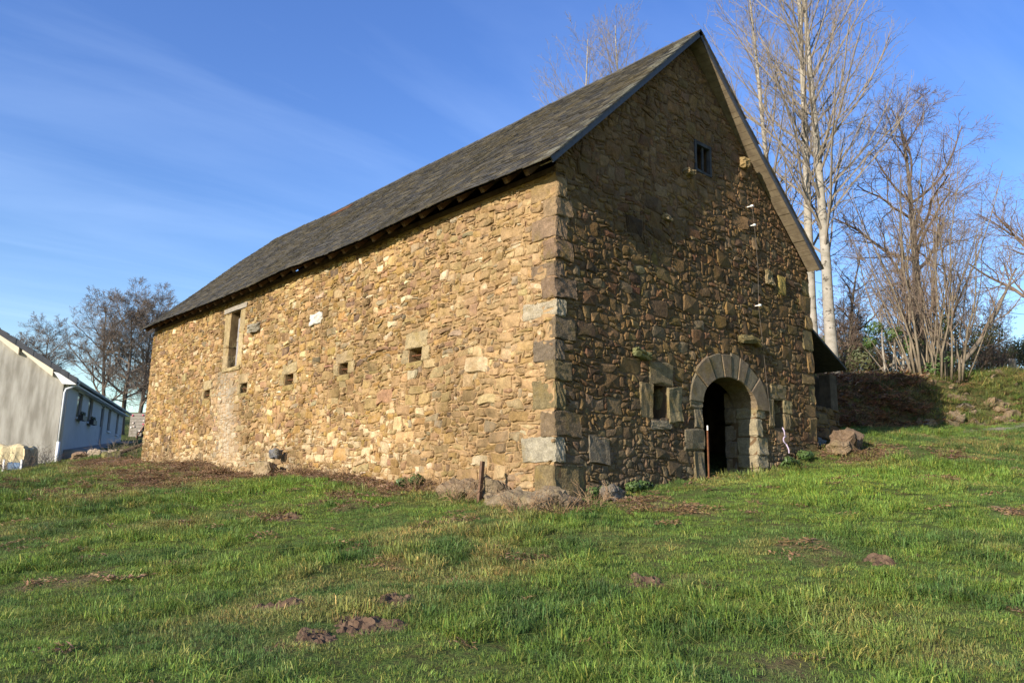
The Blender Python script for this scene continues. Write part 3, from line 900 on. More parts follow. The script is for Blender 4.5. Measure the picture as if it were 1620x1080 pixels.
# a rusty sheet let into the far part of the slope
V = [slope_pt(0, LS[0] - 0.75, 13.0, 0.05), slope_pt(0, LS[0] - 0.75, 14.3, 0.05), slope_pt(0, LS[0] - 0.55, 14.3, 0.05), slope_pt(0, LS[0] - 0.55, 13.0, 0.05)]
V += [slope_pt(0, LS[0] - 0.75, 13.0, 0.03), slope_pt(0, LS[0] - 0.75, 14.3, 0.03), slope_pt(0, LS[0] - 0.55, 14.3, 0.03), slope_pt(0, LS[0] - 0.55, 13.0, 0.03)]
tag(MB().add(V, [(0, 3, 2, 1), (0, 1, 5, 4), (1, 2, 6, 5), (2, 3, 7, 6), (3, 0, 4, 7)]).build('patch_sheet', MT['rust'], roof_deck), 'rusty metal patch near the ridge')
# soffit boards under the gable overhang, laid across the rake
for side in (1, 0):
    s = 0.02; k = 0
    while s < LS[side] - 0.12:
        w = rng.uniform(0.13, 0.20)
        t = 0.022; dn = -0.062 - rng.uniform(0, 0.012)
        yo, yi = -OV + 0.03, -0.002
        V = []
        for n in (dn, dn - t):
            V += [slope_pt(side, s, yo, n), slope_pt(side, s + w - 0.008, yo, n), slope_pt(side, s + w - 0.008, yi, n), slope_pt(side, s, yi, n)]
        MB().add(V, [(0, 1, 2, 3), (7, 6, 5, 4), (0, 4, 5, 1), (1, 5, 6, 2), (2, 6, 7, 3), (3, 7, 4, 0)]).build('soffit_board', MT['soffit'], roof_deck)
        s += w; k += 1
    # verge board and closing strip
    mb = MB()
    for i in range(12):
        a, b = LS[side] * i / 12, LS[side] * (i + 1) / 12
        V = [slope_pt(side, a, -OV - 0.004, 0.0), slope_pt(side, b, -OV - 0.004, 0.0), slope_pt(side, b, -OV - 0.004, -0.10), slope_pt(side, a, -OV - 0.004, -0.10),
             slope_pt(side, a, -OV + 0.026, 0.0), slope_pt(side, b, -OV + 0.026, 0.0), slope_pt(side, b, -OV + 0.026, -0.10), slope_pt(side, a, -OV + 0.026, -0.10)]
        mb.add(V, [(0, 1, 2, 3), (7, 6, 5, 4), (3, 2, 6, 7), (0, 3, 7, 4), (1, 5, 6, 2)])
    mb.build('verge_board', MT['fascia'], roof_deck)
# rafter tails and a few pale peg ends under the long eave
for k, y in enumerate(np.arange(0.35, 20.2, 0.62)):
    y += rng.uniform(-0.05, 0.05)
    mb = MB(); V = []
    for n in (-0.04, -0.16):
        V += [slope_pt(0, 0.06, y - 0.05, n), slope_pt(0, 1.2, y - 0.05, n), slope_pt(0, 1.2, y + 0.05, n), slope_pt(0, 0.06, y + 0.05, n)]
    mb.add(V, [(3, 2, 1, 0), (4, 5, 6, 7), (0, 1, 5, 4), (1, 2, 6, 5), (2, 3, 7, 6), (3, 0, 4, 7)]).build('rafter', MT['wood_brown'], roof_deck)
mb = MB()
mb.box(-0.02, 0.30, 0.02, 20.3, 5.365, 5.46); mb.build('wall_plate', MT['wood_brown'], roof_deck)

# ------------------------------------------------------------------ small things on the barn
post = tag(MB().box(4.172, 4.198, -0.098, -0.07, 0.18, 1.18).build('rusty_post', MT['rust']), 'slim rusty iron post at the left of the dark doorway', 'post')
MB().tube([(4.187, -0.083, 1.18), (4.187, -0.083, 1.27)], 0.015, 8).build('cap', MT['white_china'], post)
for k, (x, z, lab) in enumerate([(6.11, 6.31, 'highest white insulator on the gable'), (6.18, 5.88, 'second white insulator down the gable wire'), (6.26, 4.05, 'lowest white insulator above the doorway')]):
    o = MB().tube([(x, 0, z), (x, -0.10, z), (x, -0.11, z), (x, -0.16, z)], [0.011, 0.011, 0.027, 0.024], 10).build('insulator', MT['white_china'])
    tag(o, lab, 'insulator', 'white insulators on the gable')
tag(MB().tube([(6.12, -0.13, 6.3), (6.2, -0.12, 5.88), (6.33, -0.09, 4.9), (6.28, -0.09, 4.05), (6.37, -0.10, 3.2), (6.5, -0.08, 2.35), (6.62, -0.07, 1.55)], 0.0045, 5).build('wire', MT['wire']), 'thin grey wire running down the gable from the insulators', 'wire')
rp = []
for i in range(40):
    t = i / 39
    loop = sin(min(max((t - 0.3) / 0.35, 0), 1) * 2 * pi)
    rp.append((7.06 + 0.22 * t + 0.07 * loop, -0.09 - 0.02 * sin(9 * t), 1.42 - 0.55 * t + 0.06 * (1 - cos(min(max((t - 0.3) / 0.35, 0), 1) * 2 * pi)) * 0.5))
tag(MB().tube(rp, 0.014, 6).build('rope', simple_mat('lilac rope', (0.50, 0.42, 0.56), 0.8, 0.1, 0.2)), 'lilac rope hanging below the small right window', 'rope')

# lean-to against the far side of the barn
lean = empty('lean_to_shed', (8.85, 0.35, 1.2))
tag(lean, 'dark stone lean-to with sloping roof in the shade right of the barn', 'shed')
lean_m = lean.matrix_basis.inverted()
def lp(v): return [(a - 8.85, b - 0.35, c - 1.2) for a, b, c in v]
mb = MB().add(lp([(8.85, 0.36, 0.8), (10.75, 0.36, 0.8), (10.75, 0.36, 2.15), (8.85, 0.36, 2.05), (8.85, 0.8, 0.8), (10.75, 0.8, 0.8), (10.75, 0.8, 2.15), (8.85, 0.8, 2.05)]),
              [(0, 1, 2, 3), (7, 6, 5, 4), (0, 4, 5, 1), (1, 5, 6, 2), (2, 6, 7, 3), (3, 7, 4, 0)])
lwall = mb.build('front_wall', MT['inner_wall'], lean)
MB().add(lp([(10.35, 0.81, 0.9), (10.75, 0.81, 0.9), (10.75, 0.81, 2.98), (10.35, 0.81, 3.1), (10.35, 6, 0.9), (10.75, 6, 0.9), (10.75, 6, 2.98), (10.35, 6, 3.1)]),
         [(0, 1, 2, 3), (7, 6, 5, 4), (0, 4, 5, 1), (1, 5, 6, 2), (2, 6, 7, 3), (3, 7, 4, 0)]).build('end_wall', MT['inner_wall'], lean)
MB().box(1.52, 1.89, 0.012, 0.30, 0.90, 1.82).build('corner_pier', MT['inner_wall'], lean)
MB().box(0.0, 1.48, 5.2, 5.6, -0.3, 2.3).build('back_wall', MT['inner_wall'], lean)
def allow_lean(U, V): return (V < 2.08) & (V > 1.0) & (U < 10.72)
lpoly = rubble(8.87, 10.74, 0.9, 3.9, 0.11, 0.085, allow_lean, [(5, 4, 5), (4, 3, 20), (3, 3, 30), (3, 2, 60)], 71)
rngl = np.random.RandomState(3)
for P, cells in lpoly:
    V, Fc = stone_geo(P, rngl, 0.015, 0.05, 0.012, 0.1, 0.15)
    pc = np.array(pick(PAL_G, rngl)) * 0.7  # gable stone colours darkened, painting the lean-to's shade into them
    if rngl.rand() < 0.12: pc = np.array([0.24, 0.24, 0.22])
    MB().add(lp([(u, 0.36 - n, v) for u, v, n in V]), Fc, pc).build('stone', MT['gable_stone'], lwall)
V = [(8.82, 0.15, 4.18), (10.92, 0.15, 3.22), (10.92, 6.2, 3.22), (8.82, 6.2, 4.18)]
V += [(a, b, c - 0.06) for a, b, c in V]
MB().add(lp(V), [(0, 1, 2, 3), (7, 6, 5, 4), (0, 4, 5, 1), (1, 5, 6, 2), (2, 6, 7, 3), (3, 7, 4, 0)]).build('roof', simple_mat('dark shed roofing', (0.05, 0.048, 0.045), 0.8, 0.2, 0.3), lean)

# ------------------------------------------------------------------ boulders
def boulder(name, c, size, seed, rz, col, label, cat='boulder', group=None, rough=None, sub=8):
    v, f = rough_box(size[0], size[1], size[2], seed, min(size) * 0.26, min(size) * 0.055, sub)
    rngb = np.random.RandomState(seed)
    ph = rngb.uniform(0, 6, 6)
    s = min(size)
    v[:, 0] += 0.10 * s * np.sin(v[:, 1] * 5 / s * 0.6 + ph[0]) + 0.06 * s * np.sin(v[:, 2] * 9 / s + ph[1])
    v[:, 1] += 0.10 * s * np.sin(v[:, 0] * 4 / s * 0.6 + ph[2]) + 0.06 * s * np.sin(v[:, 2] * 8 / s + ph[3])
    v[:, 2] += 0.12 * s * np.sin(v[:, 0] * 4.5 / s * 0.6 + ph[4]) + 0.07 * s * np.sin(v[:, 1] * 8 / s + ph[5])
    cr, sr = cos(rz), sin(rz)
    x = v[:, 0] * cr - v[:, 1] * sr; y = v[:, 0] * sr + v[:, 1] * cr
    v = np.stack([x, y, v[:, 2]], 1)
    o = MB().add(v, f, col).build(name, MT['boulder'])
    o.location = c
    if label: tag(o, label, cat, group)
    return o
boulder('boulder', (-0.36, 0.30, -0.34), (0.62, 1.30, 0.60), 801, 0.1, (0.20, 0.155, 0.10), 'largest brown boulder under the near corner of the barn', group='foundation boulders')
boulder('boulder', (-0.30, 2.02, -0.10), (0.50, 0.80, 0.40), 802, 0.2, (0.20, 0.145, 0.09), 'rounded tan boulder at the wall foot, left of the rusty stake', group='foundation boulders')
boulder('boulder', (-0.28, 1.18, -0.12), (0.5, 0.6, 0.5), 803, -0.2, (0.19, 0.145, 0.095), 'brown boulder behind the rusty stake at the wall foot', group='foundation boulders')
boulder('boulder', (-0.10, -0.28, -0.32), (0.45, 0.5, 0.45), 804, 0.4, (0.13, 0.10, 0.07), 'dark brown stone under the bottom corner block', group='foundation boulders')
boulder('boulder', (0.86, -0.50, -0.10), (0.40, 0.28, 0.24), 805, 0.3, (0.17, 0.145, 0.115), 'small grey stone lying in the grass below the gable', group='loose stones by the barn')
boulder('boulder', (9.30, -0.42, 1.18), (1.0, 0.62, 0.56), 806, 0.1, (0.145, 0.10, 0.065), 'reddish brown boulder at the right foot of the gable', group='loose stones by the barn')
boulder('boulder', (8.75, -0.55, 1.02), (0.5, 0.4, 0.30), 807, 0.7, (0.20, 0.145, 0.09), 'small tan stone left of the reddish boulder by the gable', group='loose stones by the barn')
boulder('boulder', (-0.40, 9.55, gz(-0.40, 9.55) + 0.12), (0.35, 0.75, 0.5), 808, 0.0, (0.27, 0.20, 0.12), 'upright tan slab at the wall foot below the second slot', group='foundation boulders')
boulder('boulder', (-0.25, 9.40, gz(-0.25, 9.40) + 0.50), (0.2, 0.28, 0.22), 809, 0.5, (0.15, 0.15, 0.16), 'small dark grey stone on top of the upright slab', group='foundation boulders')
stake = MB().box(-0.045, 0.045, -0.02, 0.02, -0.3, 0.40).build('rusty_stake', simple_mat('faded rust', (0.14, 0.085, 0.055), 0.9, 0.1, 0.3))
stake.location = (-0.62, 1.08, 0.02); stake.rotation_euler = (0.06, 0.02, 0.3)
tag(stake, 'faded rusty stake standing at the foot of the long wall', 'stake')
#@@PART2
# ------------------------------------------------------------------ rubble bank on the right
bank = empty('rubble_bank', (float(BK0[0]), float(BK0[1]), gz(*BK0)))
tag(bank, 'low collapsed dry stone bank with half-buried stones on the right', 'stone bank')
rb = np.random.RandomState(90)
rock_protos = []
for k in range(8):
    v, f = rough_box(1, rb.uniform(0.5, 0.9), rb.uniform(0.35, 0.65), 900 + k, 0.09, 0.075, 4)
    c = [(0.235, 0.165, 0.105), (0.19, 0.14, 0.09), (0.16, 0.13, 0.095), (0.29, 0.215, 0.145)][k % 4]
    rock_protos.append(MB().add(v, f, c).mesh('stone', MT['boulder']))
for k in range(84):
    t = rb.uniform(4.6, 14.0); s = rb.uniform(0.05, 1.9)
    p = BK0 + BKD * t + BKN * s
    o = bpy.data.objects.new('stone', rock_protos[k % 8]); COL.objects.link(o); o.parent = bank
    sz = rb.uniform(0.16, 0.44) * (1.35 if s < 0.9 else 0.8)
    o.location = (p[0] - BK0[0], p[1] - BK0[1], gz(p[0], p[1]) + sz * 0.05 - bank.location.z)
    o.rotation_euler = (rb.uniform(-.3, .3), rb.uniform(-.3, .3), atan2(BKD[1], BKD[0]) + rb.uniform(-.5, .5))
    o.scale = (sz * 1.15, sz, sz)

# ------------------------------------------------------------------ trees
def bark_material(name, a, b2, spots=None, scale=3.0, stretch=(1, 1, 1)):
    m, nt, b = new_mat(name, 0.9, 0.1)
    vec = world_pos(nt)
    mp = nt.nodes.new('ShaderNodeMapping'); mp.inputs['Scale'].default_value = stretch
    nt.links.new(vec, mp.inputs[0])
    f, _ = noise_fac(nt, mp.outputs[0], scale, 6, 0.35, 0.65)
    c = mixc(nt, f, a, b2)
    if spots:
        f2, _ = noise_fac(nt, mp.outputs[0], scale * 1.7, 4, 0.60, 0.66, 0.5, 0, 0.85)
        c = mixc(nt, f2, c, spots)
    nt.links.new(c, b.inputs['Base Color'])
    bump(nt, b, mp.outputs[0], scale * 6, 0.5, 0.03)
    return m
MT['birch'] = bark_material('pale poplar bark', (0.35, 0.315, 0.26), (0.235, 0.21, 0.165), (0.05, 0.042, 0.034), 2.6, (1, 1, 1.6))
MT['birch_twig'] = bark_material('pale twig', (0.255, 0.215, 0.17), (0.185, 0.155, 0.12))
MT['oak'] = bark_material('grey brown bark', (0.13, 0.105, 0.08), (0.20, 0.165, 0.125), None, 4)
MT['oak_twig'] = bark_material('brown twig', (0.14, 0.095, 0.07), (0.19, 0.14, 0.105))
MT['dark_bark'] = bark_material('dark bark', (0.075, 0.06, 0.05), (0.12, 0.10, 0.08), None, 4)
MT['dark_twig'] = bark_material('dark twig', (0.14, 0.108, 0.085), (0.19, 0.15, 0.12))
MT['hazel'] = bark_material('hazel bark', (0.24, 0.195, 0.135), (0.13, 0.105, 0.075), None, 3)
MT['hazel_twig'] = bark_material('brown twig tips', (0.165, 0.12, 0.09), (0.22, 0.165, 0.125))

def perp(d, rng):
    a = rng.normal(0, 1, 3); a -= d * (a @ d); return a / (np.linalg.norm(a) + 1e-9)

def limb(rng, p, d, L, r0, r1, nseg, wob, trop):
    pts = [p]; d = d / np.linalg.norm(d); st = L / nseg
    jj = rng.normal(0, wob, (nseg, 3)); jj[:, 2] += trop
    for i in range(nseg):
        d = d + jj[i]
        d /= sqrt(d @ d)
        pts.append(pts[-1] + d * st)
    rad = r0 + (r1 - r0) * (np.arange(nseg + 1) / nseg) ** 0.85
    return np.array(pts), rad

def grow(rng, mb, p, d, L, r, lev, P):
    """one limb and everything that grows from it"""
    ns = P['seg'][lev]
    last = lev == len(P['seg']) - 1
    pts, rad = limb(rng, p, d, L, r, r * (0.35 if not last else 0.5), ns, P['wob'][lev], P['trop'][lev])
    mb.tube(pts, np.maximum(rad, P['rmin']), P['k'][lev], cap=False)
    if last: return
    n = int(round(P['n'][lev] * rng.uniform(0.75, 1.25)))
    az = rng.uniform(0, 6.28)
    for i in range(n):
        t = P['t0'][lev] + (1 - P['t0'][lev]) * (i + rng.uniform(0.1, 0.9)) / n
        f = t * ns; k = min(int(f), ns - 1); f -= k
        q = pts[k] * (1 - f) + pts[k + 1] * f
        tg = pts[k + 1] - pts[k]; tg = tg / sqrt(tg @ tg)
        az += 2.4 + rng.normal(0, 0.5)
        ref = cross3(tg, (0.2, 0.1, 0.97)) if abs(tg[2]) < 0.95 else cross3(tg, (1, 0, 0))
        ref /= sqrt(ref @ ref); b = cross3(tg, ref)
        side = ref * cos(az) + b * sin(az)
        a = radians(P['ang'][lev] * rng.uniform(0.7, 1.3))
        nd = tg * cos(a) + side * sin(a)
        rr = rad[k] * (1 - f) + rad[k + 1] * f
        l2 = L * P['ratio'][lev] * (1 - P['taper'][lev] * t) * rng.uniform(0.7, 1.25)
        grow(rng, mb, q, nd, l2, min(rr * P['rr'][lev], P['rcap'][lev]), lev + 1, P)

def make_tree(name, base, H, r, P, seed, trunk_mat, twig_mat, label, cat, group, lean=(0, 0), trop0=0.02, trunk_wob=0.03, tstart=0.25, nprim=24):
    rng = np.random.RandomState(seed)
    root = empty(name, base)
    tag(root, label, cat, group)
    ns = 14
    d = np.array([lean[0], lean[1], 1.0])
    pts, rad = limb(rng, np.array([0, 0, -0.3]), d, H, r, max(0.012, r * 0.09), ns, trunk_wob, trop0)
    rad[0] *= 1.35
    mb = MB().tube(pts, rad, 9); mb.build('trunk', trunk_mat, root, smooth=True)
    cr = MB()
    az = rng.uniform(0, 6)
    for i in range(nprim):
        t = tstart + (0.98 - tstart) * (i + rng.uniform(0, 1)) / nprim
        f = t * ns; k = min(int(f), ns - 1); f -= k
        q = pts[k] * (1 - f) + pts[k + 1] * f
        tg = pts[k + 1] - pts[k]; tg /= np.linalg.norm(tg)
        az += 2.4 + rng.normal(0, 0.4)
        side = np.array([cos(az), sin(az), 0.0])
        a = radians(P['ang0'] * rng.uniform(0.75, 1.25) * (1 - 0.25 * t))
        nd = tg * cos(a) + side * sin(a)
        rr = rad[k] * (1 - f) + rad[k + 1] * f
        shape = P['shape'](t)
        grow(rng, cr, q, nd, H * shape * rng.uniform(0.75, 1.2), min(rr * P.get('rp', 0.62), P.get('rpc', 0.11 * H / 12)), 0, P)
    cr.build('crown', twig_mat, root)
    return root

P_BIRCH = dict(seg=[7, 5, 3], wob=[0.06, 0.10, 0.13], trop=[0.085, 0.07, 0.05], k=[4, 3, 3], rmin=0.005, n=[11, 6], t0=[0.10, 0.12], ang=[32, 34],
               ratio=[0.42, 0.46], taper=[0.5, 0.45], rr=[0.5, 0.55], rcap=[0.026, 0.010], ang0=50, rp=0.40, rpc=0.055, shape=lambda t: 0.29 * (1 - t) ** 0.75 + 0.045)
P_WIDE = dict(P_BIRCH, shape=lambda t: 0.36 * (1 - t) ** 0.7 + 0.05, ang0=56)
P_OAK = dict(seg=[7, 6, 4, 3], wob=[0.16, 0.20, 0.22, 0.22], trop=[0.035, 0.03, 0.02, 0.01], k=[6, 4, 3, 3], rmin=0.005, n=[8, 6, 5], t0=[0.2, 0.15, 0.15],
             ang=[48, 46, 44], ratio=[0.55, 0.50, 0.50], taper=[0.4, 0.4, 0.4], rr=[0.6, 0.6, 0.6], rcap=[0.07, 0.03, 0.012], ang0=58,
             shape=lambda t: 0.42 * (1 - 0.62 * t))
P_BIG = dict(P_OAK, n=[9, 8, 5], wob=[0.14, 0.15, 0.14, 0.12], trop=[0.045, 0.045, 0.04, 0.03], ratio=[0.55, 0.56, 0.60], ang=[46, 42, 38], shape=lambda t: 0.46 * (1 - 0.6 * t))
P_THIN = dict(seg=[6, 4, 3], wob=[0.13, 0.18, 0.2], trop=[0.05, 0.04, 0.02], k=[4, 3, 3], rmin=0.007, n=[8, 6], t0=[0.12, 0.15], ang=[42, 42],
              ratio=[0.5, 0.5], taper=[0.45, 0.4], rr=[0.6, 0.6], rcap=[0.04, 0.016], ang0=50, shape=lambda t: 0.36 * (1 - 0.6 * t))

# three pale poplars beside the barn
GP = 'tall pale poplars beside the barn'
make_tree('poplar_tree', (19.50, 4.62, gz(19.5, 4.6)), 22.5, 0.25, P_BIRCH, 1, MT['birch'], MT['birch_twig'], 'thickest pale poplar, rightmost of the three trunks beside the barn roof', 'tree', GP, (-0.015, 0.01), nprim=46, tstart=0.20, trunk_wob=0.018)
make_tree('poplar_tree', (19.72, 5.35, gz(19.7, 5.3)), 24.0, 0.23, P_BIRCH, 2, MT['birch'], MT['birch_twig'], 'middle pale poplar of the three, leaning slightly to the left', 'tree', GP, (-0.015, 0.035), nprim=46, tstart=0.22, trunk_wob=0.018)
make_tree('poplar_tree', (20.60, 6.95, gz(20.6, 6.9)), 20.5, 0.20, P_BIRCH, 3, MT['birch'], MT['birch_twig'], 'leftmost pale poplar of the three, half hidden by the barn roof', 'tree', GP, (-0.03, 0.06), nprim=40, tstart=0.25, trunk_wob=0.02)
# its top shows above the ridge
make_tree('poplar_tree', (23.2, 17.3, gz(23.2, 17.3)), 22.5, 0.27, P_WIDE, 4, MT['birch'], MT['birch_twig'], 'pale tree behind the barn whose bare top shows over the ridge', 'tree', None, (0, 0.0), nprim=34, tstart=0.45)
make_tree('poplar_tree', (21.2, 18.9, gz(21.2, 18.9)), 20.6, 0.22, P_WIDE, 14, MT['birch'], MT['birch_twig'], 'smaller pale tree behind the barn roof, left of the taller top', 'tree', None, (-0.03, 0.03), nprim=30, tstart=0.45)
# oaks on the right
GO = 'bare oaks behind the bank'
make_tree('oak_tree', (27.5, 4.25, gz(27.5, 4.25)), 12.6, 0.28, P_BIG, 21, MT['oak'], MT['oak_twig'], 'spreading bare oak right of the poplars, rising above the bank', 'tree', GO, (0.02, 0.0), nprim=15, tstart=0.30, trunk_wob=0.05)
make_tree('oak_tree', (31.5, 0.6, gz(31.5, 0.6)), 10.5, 0.24, P_BIG, 22, MT['oak'], MT['oak_twig'], 'bare tree at the right edge behind the many-stemmed hazel', 'tree', GO, (0.03, -0.02), nprim=15, tstart=0.22, trunk_wob=0.05)
make_tree('oak_tree', (29.0, 8.4, gz(29, 8.4)), 7.5, 0.16, P_OAK, 23, MT['oak'], MT['oak_twig'], 'low bare tree between the poplar trunks and the spreading oak', 'tree', GO, (0.03, -0.02), nprim=12, tstart=0.2, trunk_wob=0.06)

# hazel coppice: many stems from one stool
hz = empty('hazel_coppice', (22.4, 2.0, gz(22.4, 2.0)))
tag(hz, 'many-stemmed hazel clump fanning out from the top of the stone bank', 'tree')
rh = np.random.RandomState(55)
htw = MB()
for k in range(62):
    a = rh.uniform(0, 2 * pi); rr = 0.95 * sqrt(rh.rand())
    b = np.array([rr * cos(a), rr * sin(a), -0.25])
    out = rh.uniform(0.02, 0.24) * (0.4 + rr / 0.7)
    L = rh.uniform(5.0, 10.5)
    d = np.array([cos(a) * out, sin(a) * out, 1.0])
    pts, rad = limb(rh, b, d, L, rh.uniform(0.022, 0.058), 0.007, 9, 0.085, 0.012)
    MB().tube(pts, rad, 6).build('stem', MT['hazel'], hz, smooth=True)
    for j in range(15):
        t = rh.uniform(0.28, 0.98); i = min(int(t * 9), 8)
        tg = pts[i + 1] - pts[i]; tg /= np.linalg.norm(tg)
        nd = tg * 0.75 + perp(tg, rh) * 0.62
        grow(rh, htw, pts[i], nd, rh.uniform(0.7, 1.7) * (1.25 - 0.6 * t), rad[i] * 0.45, 0, dict(seg=[5, 3], wob=[0.12, 0.15], trop=[0.05, 0.03], k=[3, 3], rmin=0.004, n=[6], t0=[0.15], ang=[38], ratio=[0.45], taper=[0.4], rr=[0.6], rcap=[0.012]))
for sgn, dd in ((1, (0.5, -0.62, 0.80)),):     # a heavy crooked limb leaning out
    pts, rad = limb(rh, np.array([0.4 * sgn, -0.4 * sgn, 0.1]), np.array(dd), 5.4, 0.11, 0.03, 9, 0.12, 0.07)
    MB().tube(pts, rad, 7).build('stem', MT['oak'], hz, smooth=True)
    for j in range(12):
        i = rh.randint(3, 9); tg = pts[i] - pts[i - 1]; tg /= np.linalg.norm(tg)
        grow(rh, htw, pts[i], tg * 0.6 + perp(tg, rh) * 0.7 + np.array([0, 0, .3]), rh.uniform(1.2, 2.4), rad[i] * 0.5, 0, dict(seg=[5, 4, 3], wob=[0.15, 0.18, 0.2], trop=[0.05, 0.03, 0.02], k=[4, 3, 3], rmin=0.004, n=[7, 4], t0=[0.15, 0.2], ang=[42, 40], ratio=[0.5, 0.5], taper=[0.4, 0.4], rr=[0.6, 0.6], rcap=[0.03, 0.012]))
htw.build('twigs', MT['hazel_twig'], hz, kind='stuff')

# trees behind the house on the left
GL = 'dark bare trees behind the white house'
LT = [((7.5, 54.3), 9.6, 0.20, 31, 'tall dark bare tree just right of the house roof, leftmost of its row'), ((8.0, 51.3), 10.0, 0.21, 32, 'tallest dark bare tree between the house and the barn'),
      ((9.5, 52.6), 9.8, 0.22, 33, 'dark bare tree touching the far end of the barn eave'), ((11.6, 57.0), 10.2, 0.22, 34, 'dark bare tree mostly hidden behind the far end of the barn')]
P_DENSE = dict(P_OAK, n=[10, 8, 6], wob=[0.11, 0.12, 0.12, 0.10], trop=[0.04, 0.04, 0.03, 0.02], ratio=[0.55, 0.56, 0.62], ang=[46, 42, 38], shape=lambda t: 0.46 * (1 - 0.6 * t), rmin=0.007)
def copy_tree(o, loc, rz, sc):
    c = o.copy(); COL.objects.link(c); c.location = loc; c.rotation_euler = (0, 0, rz); c.scale = (sc, sc, sc)
    for ch in o.children:
        d = ch.copy(); COL.objects.link(d); d.parent = c
    return c
lproto = []
for k, ((x, y), H, r, sd, lab) in enumerate(LT):
    if k < 2:
        o = make_tree('oak_tree', (x, y, gz(x, y)), H, r, P_DENSE, sd, MT['dark_bark'], MT['dark_twig'], lab, 'tree', GL, nprim=18, tstart=0.22, trunk_wob=0.035)
        lproto.append(o)
    else:
        o = copy_tree(lproto[k % 2], (x, y, gz(x, y)), 2.1 * k, 0.93 + 0.03 * k); tag(o, lab, 'tree', GL)
MORE = [((0.2, 62.0), 'smaller bare tree behind the house roof, left of the tall dark trees', 0.74), ((-4.2, 66.0), 'bare tree top above the house roof at the left edge', 0.92), ((3.2, 60.0), 'low bare tree directly behind the house eave', 0.72),
        ((-1.6, 70.0), 'bare tree showing just over the roof tiles near the left edge', 0.8), ((5.4, 66.0), 'distant bare tree filling the gap behind the tallest dark tree', 0.85), ((13.5, 62.0), 'distant bare tree low behind the far end of the barn', 0.8)]
for k, ((x, y), lab, sc) in enumerate(MORE):
    o = copy_tree(lproto[k % 2], (x, y, gz(x, y) - 0.2), 1.3 + 1.7 * k, sc); tag(o, lab, 'tree', GL)

# thicket behind the bank: saplings and scrub, copies of a few
def proto_tree(seed, H, r, P, tm, wm, nprim, tstart):
    t = make_tree('sapling', (0, 0, 0), H, r, P, seed, tm, wm, 'x y z w', 'tree', None, nprim=nprim, tstart=tstart, trunk_wob=0.06)
    return t
protos = [proto_tree(41, 5.5, 0.07, P_THIN, MT['oak'], MT['oak_twig'], 20, 0.05), proto_tree(42, 6.5, 0.06, P_THIN, MT['hazel'], MT['hazel_twig'], 20, 0.05),
          proto_tree(43, 4.6, 0.05, P_THIN, MT['hazel'], MT['oak_twig'], 22, 0.03)]
rs = np.random.RandomState(66)
spots = []
for k in range(26):
    w = rs.uniform(36, 52); px = rs.uniform(1322, 1630) if k < 18 else rs.uniform(1322, 1450)
    lat = (px - 810) / F_PX * w
    spots.append((CAM[0] + fw[0] / cos(PITCH) * w + rt[0] * lat, CAM[1] + fw[1] / cos(PITCH) * w + rt[1] * lat))
for k, (x, y) in enumerate(spots):
    o = protos[k] if k < 3 else copy_tree(protos[k % 3], (0, 0, 0), 0, 1)
    o.location = (x, y, gz(x, y) - 0.1); o.rotation_euler = (0, 0, rs.uniform(0, 6)); s = rs.uniform(0.6, 1.0); o.scale = (s, s, s)
    tag(o, 'slender bare sapling in the brown thicket behind the bank', 'tree', 'saplings in the thicket behind the bank')
# four white slim stems left of the hazel
for k, (x, y, ln) in enumerate([(24.2, 4.6, -0.10), (24.6, 4.45, -0.03), (25.1, 4.25, 0.05), (25.3, 4.1, 0.14)]):
    rngs = np.random.RandomState(70 + k)
    root = empty('young_birch', (x, y, gz(x, y)))
    tag(root, ['leftmost slim white stem behind the bank, left of the hazel', 'second slim white stem from the left, behind the bank', 'third slim white stem from the left, behind the bank', 'rightmost slim white stem, leaning right towards the hazel'][k], 'tree', 'slim white stems behind the bank')
    pts, rad = limb(rngs, np.array([0, 0, -.2]), np.array([0.06, ln * -0.5, 1.0]), 3.4, 0.065, 0.012, 8, 0.04, 0)
    MB().tube(pts, rad, 6).build('trunk', MT['birch'], root, smooth=True)
    cr = MB()
    for j in range(12):
        i = rngs.randint(4, 9); tg = pts[i] - pts[i - 1]; tg /= np.linalg.norm(tg)
        grow(rngs, cr, pts[i], tg * 0.7 + perp(tg, rngs) * 0.6, 1.2, 0.016, 0, dict(seg=[4, 3], wob=[0.12, 0.15], trop=[0.05, 0.03], k=[3, 3], rmin=0.004, n=[5], t0=[0.15], ang=[38], ratio=[0.45], taper=[0.4], rr=[0.6], rcap=[0.012]))
    cr.build('crown', MT['birch_twig'], root)

# leafy things: leaves as small folded quads
def leaf_mat(name, a, b2):
    m, nt, b = new_mat(name, 0.5, 0.3)
    oi = world_pos(nt)
    f, _ = noise_fac(nt, oi, 6, 4, 0.3, 0.7)
    nt.links.new(mixc(nt, f, a, b2), b.inputs['Base Color'])
    return m
MT['holly'] = leaf_mat('ivy leaf', (0.035, 0.075, 0.018), (0.09, 0.13, 0.035))
MT['conifer'] = leaf_mat('conifer needle', (0.022, 0.045, 0.020), (0.045, 0.075, 0.030))
MT['scrub'] = leaf_mat('broom green', (0.045, 0.060, 0.022), (0.095, 0.095, 0.040))
def leaves(mb, rng, centre, rad, n, sz, flat=0.8):
    c = np.array(centre)
    for k in range(n):
        v = rng.normal(0, 1, 3); v /= np.linalg.norm(v)
        p = c + v * np.array(rad) * rng.uniform(0.3, 1.0) ** 0.5
        a = perp(v, rng); b = cross3(v, a)
        n2 = v * rng.uniform(-0.5, 0.6)
        s = sz * rng.uniform(0.6, 1.4)
        mb.add([p - a * s, p + b * s * 0.45 + n2 * s * 0.3, p + a * s, p - b * s * 0.45 + n2 * s * 0.3], [(0, 1, 2, 3)])
rl = np.random.RandomState(77)
